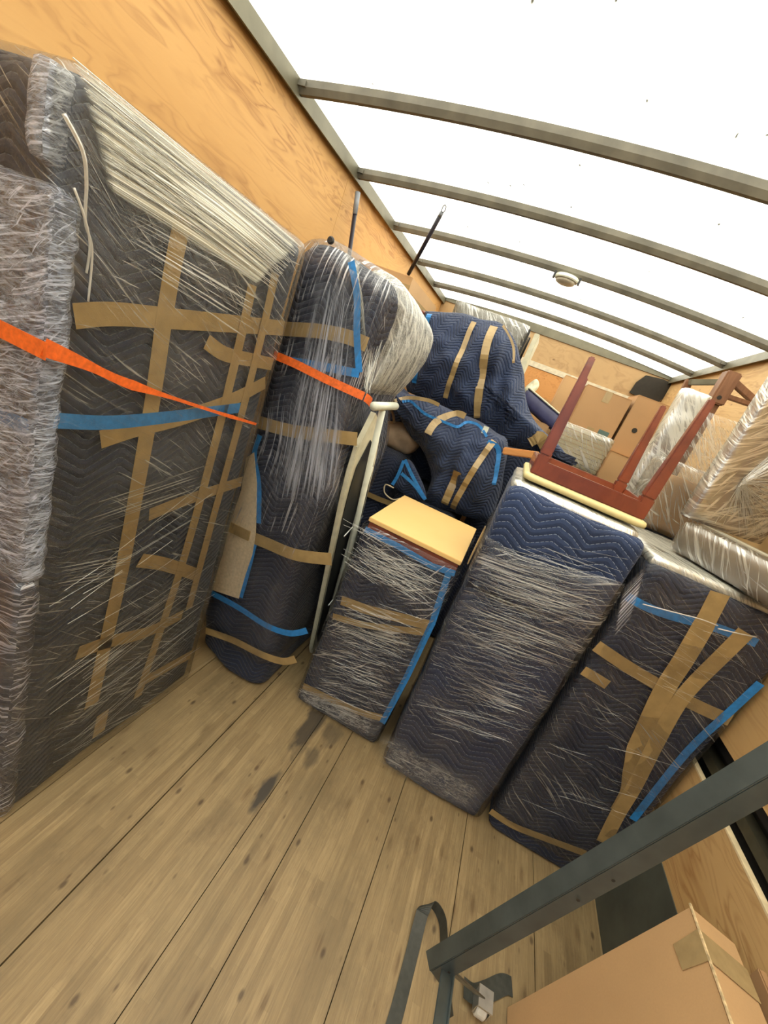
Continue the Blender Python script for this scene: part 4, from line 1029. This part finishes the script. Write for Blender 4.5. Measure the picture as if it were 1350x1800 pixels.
# tan bag
bgp = thing('tote_bag', 'slumped tan bag in the dark gap, right of the ironing board foot', 'bag')
oB = XZ([(668, 742), (700, 745), (728, 758), (732, 780), (715, 798), (690, 790), (664, 772), (660, 752)], 2.42)
lump('bag_body', oB, XZ([(695, 770)], 2.42)[0], 2.42, .16, M_bag, bgp, puff=.05, amp=.02, freq=9, n=60, rings=8)
MB().tube(spline([at(674, 742, 'y', 2.42), at(680, 722, 'y', 2.42), at(690, 725, 'y', 2.42), at(693, 745, 'y', 2.42)], 4), .008, 8).build('handle', M_bag, bgp, smooth=True)
# blue edged flap
fp = thing('folded_blanket', 'loose folded blanket corner with blue edge, just behind the honey-coloured top', 'blanket')
oF = XZ([(712, 808), (722, 812), (738, 845), (748, 875), (735, 880), (700, 862), (690, 850), (703, 828)], 2.24)
lump('fold', oF, XZ([(722, 850)], 2.24)[0], 2.24, .05, M_bl_d, fp, puff=.02, amp=.015, freq=12, n=60, rings=6)
for a in ([(712, 808), (726, 838), (748, 878)], [(710, 810), (700, 835), (690, 852)], [(706, 832), (728, 852), (746, 876)]):
    MB().ribbon(spline([at(x, y, 'y', 2.21) for x, y in a], 5), .018, (0, -1, 0), .003).build('blue_binding', M_bind, fp)
tag(MB().tube(spline([at(692, 858, 'y', 2.2), at(678, 852, 'y', 2.2), at(676, 866, 'y', 2.2), at(690, 878, 'y', 2.2), at(704, 876, 'y', 2.2)], 5), .004, 8).build('cord', M_beige, smooth=True), 'thin looped beige cord left of the folded blue-edged blanket', 'cord')
# oak chair arm sticking out to the right of J
tag(MB().bar(at(884, 792, 'y', 2.25), at(948, 801, 'y', 2.25), .036, .03, (0, 1, 0)).build('wooden_rail', M_oak, bevel=.005), 'light orange wooden rail sticking out between lower bundle and stool', 'rail')

# ------------------------------------------------------------ K: tall carton back left, two poles
K = thing('wardrobe_carton', 'tall cardboard wardrobe box against the left wall, behind the upright couch', 'box')
MB().box(0.015, 0.372, 2.60, 3.30, 0.0, 2.075).build('body', M_card2, K, bevel=.004)
MB().box(0.015, 0.374, 2.598, 2.60, 1.985, 2.03).build('tape_strip', M_tapec, K)
MB().box(0.372, 0.374, 2.66, 3.22, 1.955, 2.00).build('tape_strip', M_tapec, K)
def pole(label, lo, hi, r, cap, ring):
    t = thing('broom_handle', label, 'pole')
    d = (hi - lo).normalized(); c = hi - d * cap
    MB().tube([lo, c], r, 12).build('shaft', M_pole, t, smooth=True)
    if ring:
        MB().tube([c, hi - d * .035], r * .95, 12).build('end_cap', M_gcap, t, smooth=True)
        s = d.cross(Vector((0, 1, 0))).normalized(); lp = [hi - d * .035 + s * (.010 * math.cos(a)) + d * (.02 + .018 * math.sin(a)) for a in [i * math.pi / 6 for i in range(13)]]
        MB().tube(lp, .0028, 6).build('hanging_loop', M_gcap, t, smooth=True)
    else: MB().tube([c, hi], r * 1.12, 12, r * 1.25).build('end_cap', M_gcap, t, smooth=True)
p1h = at(629, 338, 'y', 2.30); p1m = at(617, 425, 'y', 2.30); d1 = (p1m - p1h)
pole('dark pole with grey cap leaning on the plywood left wall', p1h + d1 * (p1h.z / -d1.z), p1h, .011, .10, False)
h2 = at(783, 362, 'y', 2.30); m2 = at(718, 482, 'z', 2.079); d2 = m2 - h2
pole('dark pole with hanging loop, rising against the bright roof', m2, h2, .011, .055, True)

# ------------------------------------------------------------ foreground metal frame
Bf = thing('steel_bedstead', 'blue-grey angle-iron bed frame standing upright before the right chest', 'bed')
r0 = deep(757, 1708, .93); r1 = deep(1350, 1366, .60); d = (r1 - r0).normalized(); r1 = r1 + d * .22
view = -(ray(1050, 1520)).normalized()
aV = d.cross(view).normalized()               # across the rail, in view
if aV.z > 0: aV = -aV
# two flanges meeting at a ridge that faces the camera
f1 = (-aV * 0.8 - view * .45).normalized(); f2 = (aV * .62 - view * .78).normalized()
an = MB(); th = .0035
def flange(o, f, wdt):
    n_ = d.cross(f).normalized()
    an.prism([o, o + f * wdt, o + f * wdt + n_ * th, o + n_ * th], (r1 - r0))
flange(r0, f1, .036); flange(r0, f2, .040)
an.build('rail', M_steel, Bf, bevel=.001)
for t in (.05, .42, .50, .8):
    c_ = r0 + (r1 - r0) * t + f2 * .02; nn = f2.cross(d).normalized(); nn = nn if nn.dot(view) > 0 else -nn
    MB().lathe(c_ + nn * .0036, nn, [(.0032, 0), (.0032, .0006)], 10).build('rivet_hole', M_dark, Bf)
jl = deep(787, 1700, .93)
le = MB(); le.bar(jl + Vector((0, .02, 0)), jl + Vector((0, -.34, .0)), .034, .004, (0.5, 0, 1)); le.bar(jl + Vector((.013, .02, -.014)), jl + Vector((.013, -.34, -.014)), .004, .030, (.3, 0, 1))
le.build('leg', M_steel, Bf, bevel=.001)
cw = Vector((1.905, .945, .032))
MB().bar(jl + Vector((0.01, .01, -.02)), cw + Vector((-.03, -.02, .06)), .032, .004, (0, 1, .3)).build('brace', M_steel, Bf, bevel=.001)
MB().box(-.022, .022, -.026, .026, .028, .034, Matrix.Translation(cw)).box(-.022, -.019, -.022, .022, -.012, .03, Matrix.Translation(cw)).box(.019, .022, -.022, .022, -.012, .03, Matrix.Translation(cw)).build('caster_fork', M_zinc, Bf)
MB().lathe(cw + Vector((-.016, 0, -.004)), (1, 0, 0), [(.024, 0), (.028, .004), (.028, .028), (.024, .032)], 24).build('caster_wheel', plain('white nylon', (.78, .76, .66), .4), Bf, smooth=False)

# ------------------------------------------------------------ foreground cartons
cA, cB, cC = at(1213, 1592, 'y', 1.0), None, at(1286, 1662, 'y', 1.0)
dn = (at(835, 1800, 'y', 1.0) - cA).normalized(); sdv = Vector((-dn.z, 0, dn.x)); 
if sdv.x < 0: sdv = -sdv
hgt = cA.z / -dn.z; thk = (cC - cA).dot(sdv)
fcn = thing('tall_carton', 'large flat cardboard carton leaning to the right wall, nearest to the viewer', 'box')
near = Vector((0, -.95, 0)); near = near + Vector((.012, 0, 0))
base = cA + dn * (hgt - .002)
MB().prism([cA, cA + sdv * thk, base + sdv * thk + Vector((0, 0, 0)), base], near).build('body', M_card2, fcn, bevel=.003)
bd = fcn
tp = MB(); o_ = -sdv * .0015
def on_face(u, v): return cA + dn * v + near * u
tp.prism([on_face(.055, 0) + o_, on_face(.06, .075) + o_, on_face(.115, .07) + o_, on_face(.12, 0) + o_], -sdv * .001)
up = -dn
tp.prism([on_face(.055, 0) + up * .002, on_face(.12, 0) + up * .002, on_face(.12, 0) + sdv * thk + up * .002, on_face(.055, 0) + sdv * thk + up * .002], up * .001)
tp.build('tape_strip', M_tapec, fcn)
fe = MB(); fe.bar(cA + up * .002 + Vector((0, .004, 0)), cA + near + up * .002, .005, .004, up); fe.build('torn_edge', plain('torn corrugated edge', (.66, .50, .28), .9, 0, .4, 90, .8), fcn)
rc_ = thing('leaning_carton', 'reddish cardboard carton between the leaning flat carton and right wall', 'box')
MB().box(2.325, 2.345, 0.10, 0.985, 0.0, 0.64).build('body', M_card3, rc_, bevel=.003)

# ------------------------------------------------------------ webbing on the floor
wbm = MB()
C1 = [at(680, 1840, 'z', .004), at(700, 1770, 'z', .004), at(718, 1700, 'z', .004), at(733, 1640, 'z', .012), at(742, 1605, 'z', .03)]
wbm.ribbon(spline(C1, 5), .040, (0, -.15, 1), .0015)
c0 = C1[-1]
lp = [c0, at(752, 1590, 'z', .04), at(765, 1592, 'z', .035), at(778, 1618, 'z', .03), at(781, 1660, 'z', .025), at(783, 1720, 'z', .022), at(790, 1790, 'z', .022)]
lp = spline(lp, 6)
b = len(wbm.v); n_ = len(lp)
for k, p in enumerate(lp):
    t = min(1, k / 9); s_ = Vector((math.cos(t * 1.35) * .02, 0.0, math.sin(t * 1.35) * .02))
    dd = (lp[min(k + 1, n_ - 1)] - lp[max(k - 1, 0)]).normalized(); nn = dd.cross(s_).normalized() * .0015
    for qv in (p - s_, p + s_, p + s_ + nn, p - s_ + nn): wbm.v.append(Vector((qv.x, qv.y, max(.001, qv.z))))
for k in range(n_ - 1):
    o = b + 4 * k
    for i in range(4): wbm.f.append([o + i, o + (i + 1) % 4, o + 4 + (i + 1) % 4, o + 4 + i])
tag(wbm.build('webbing_strap', M_web, smooth=False), 'long dark webbing strap doubled back in a loop on the floor', 'strap')
w2 = MB().ribbon(spline([at(815, 1735, 'z', .02), at(835, 1748, 'z', .012), at(858, 1742, 'z', .004), at(885, 1730, 'z', .004), at(900, 1735, 'z', .004)], 5), .05, (0, 0, 1), .0015)
tag(w2.build('webbing_end', M_web), 'short black webbing end lying by the bed frame caster', 'strap')
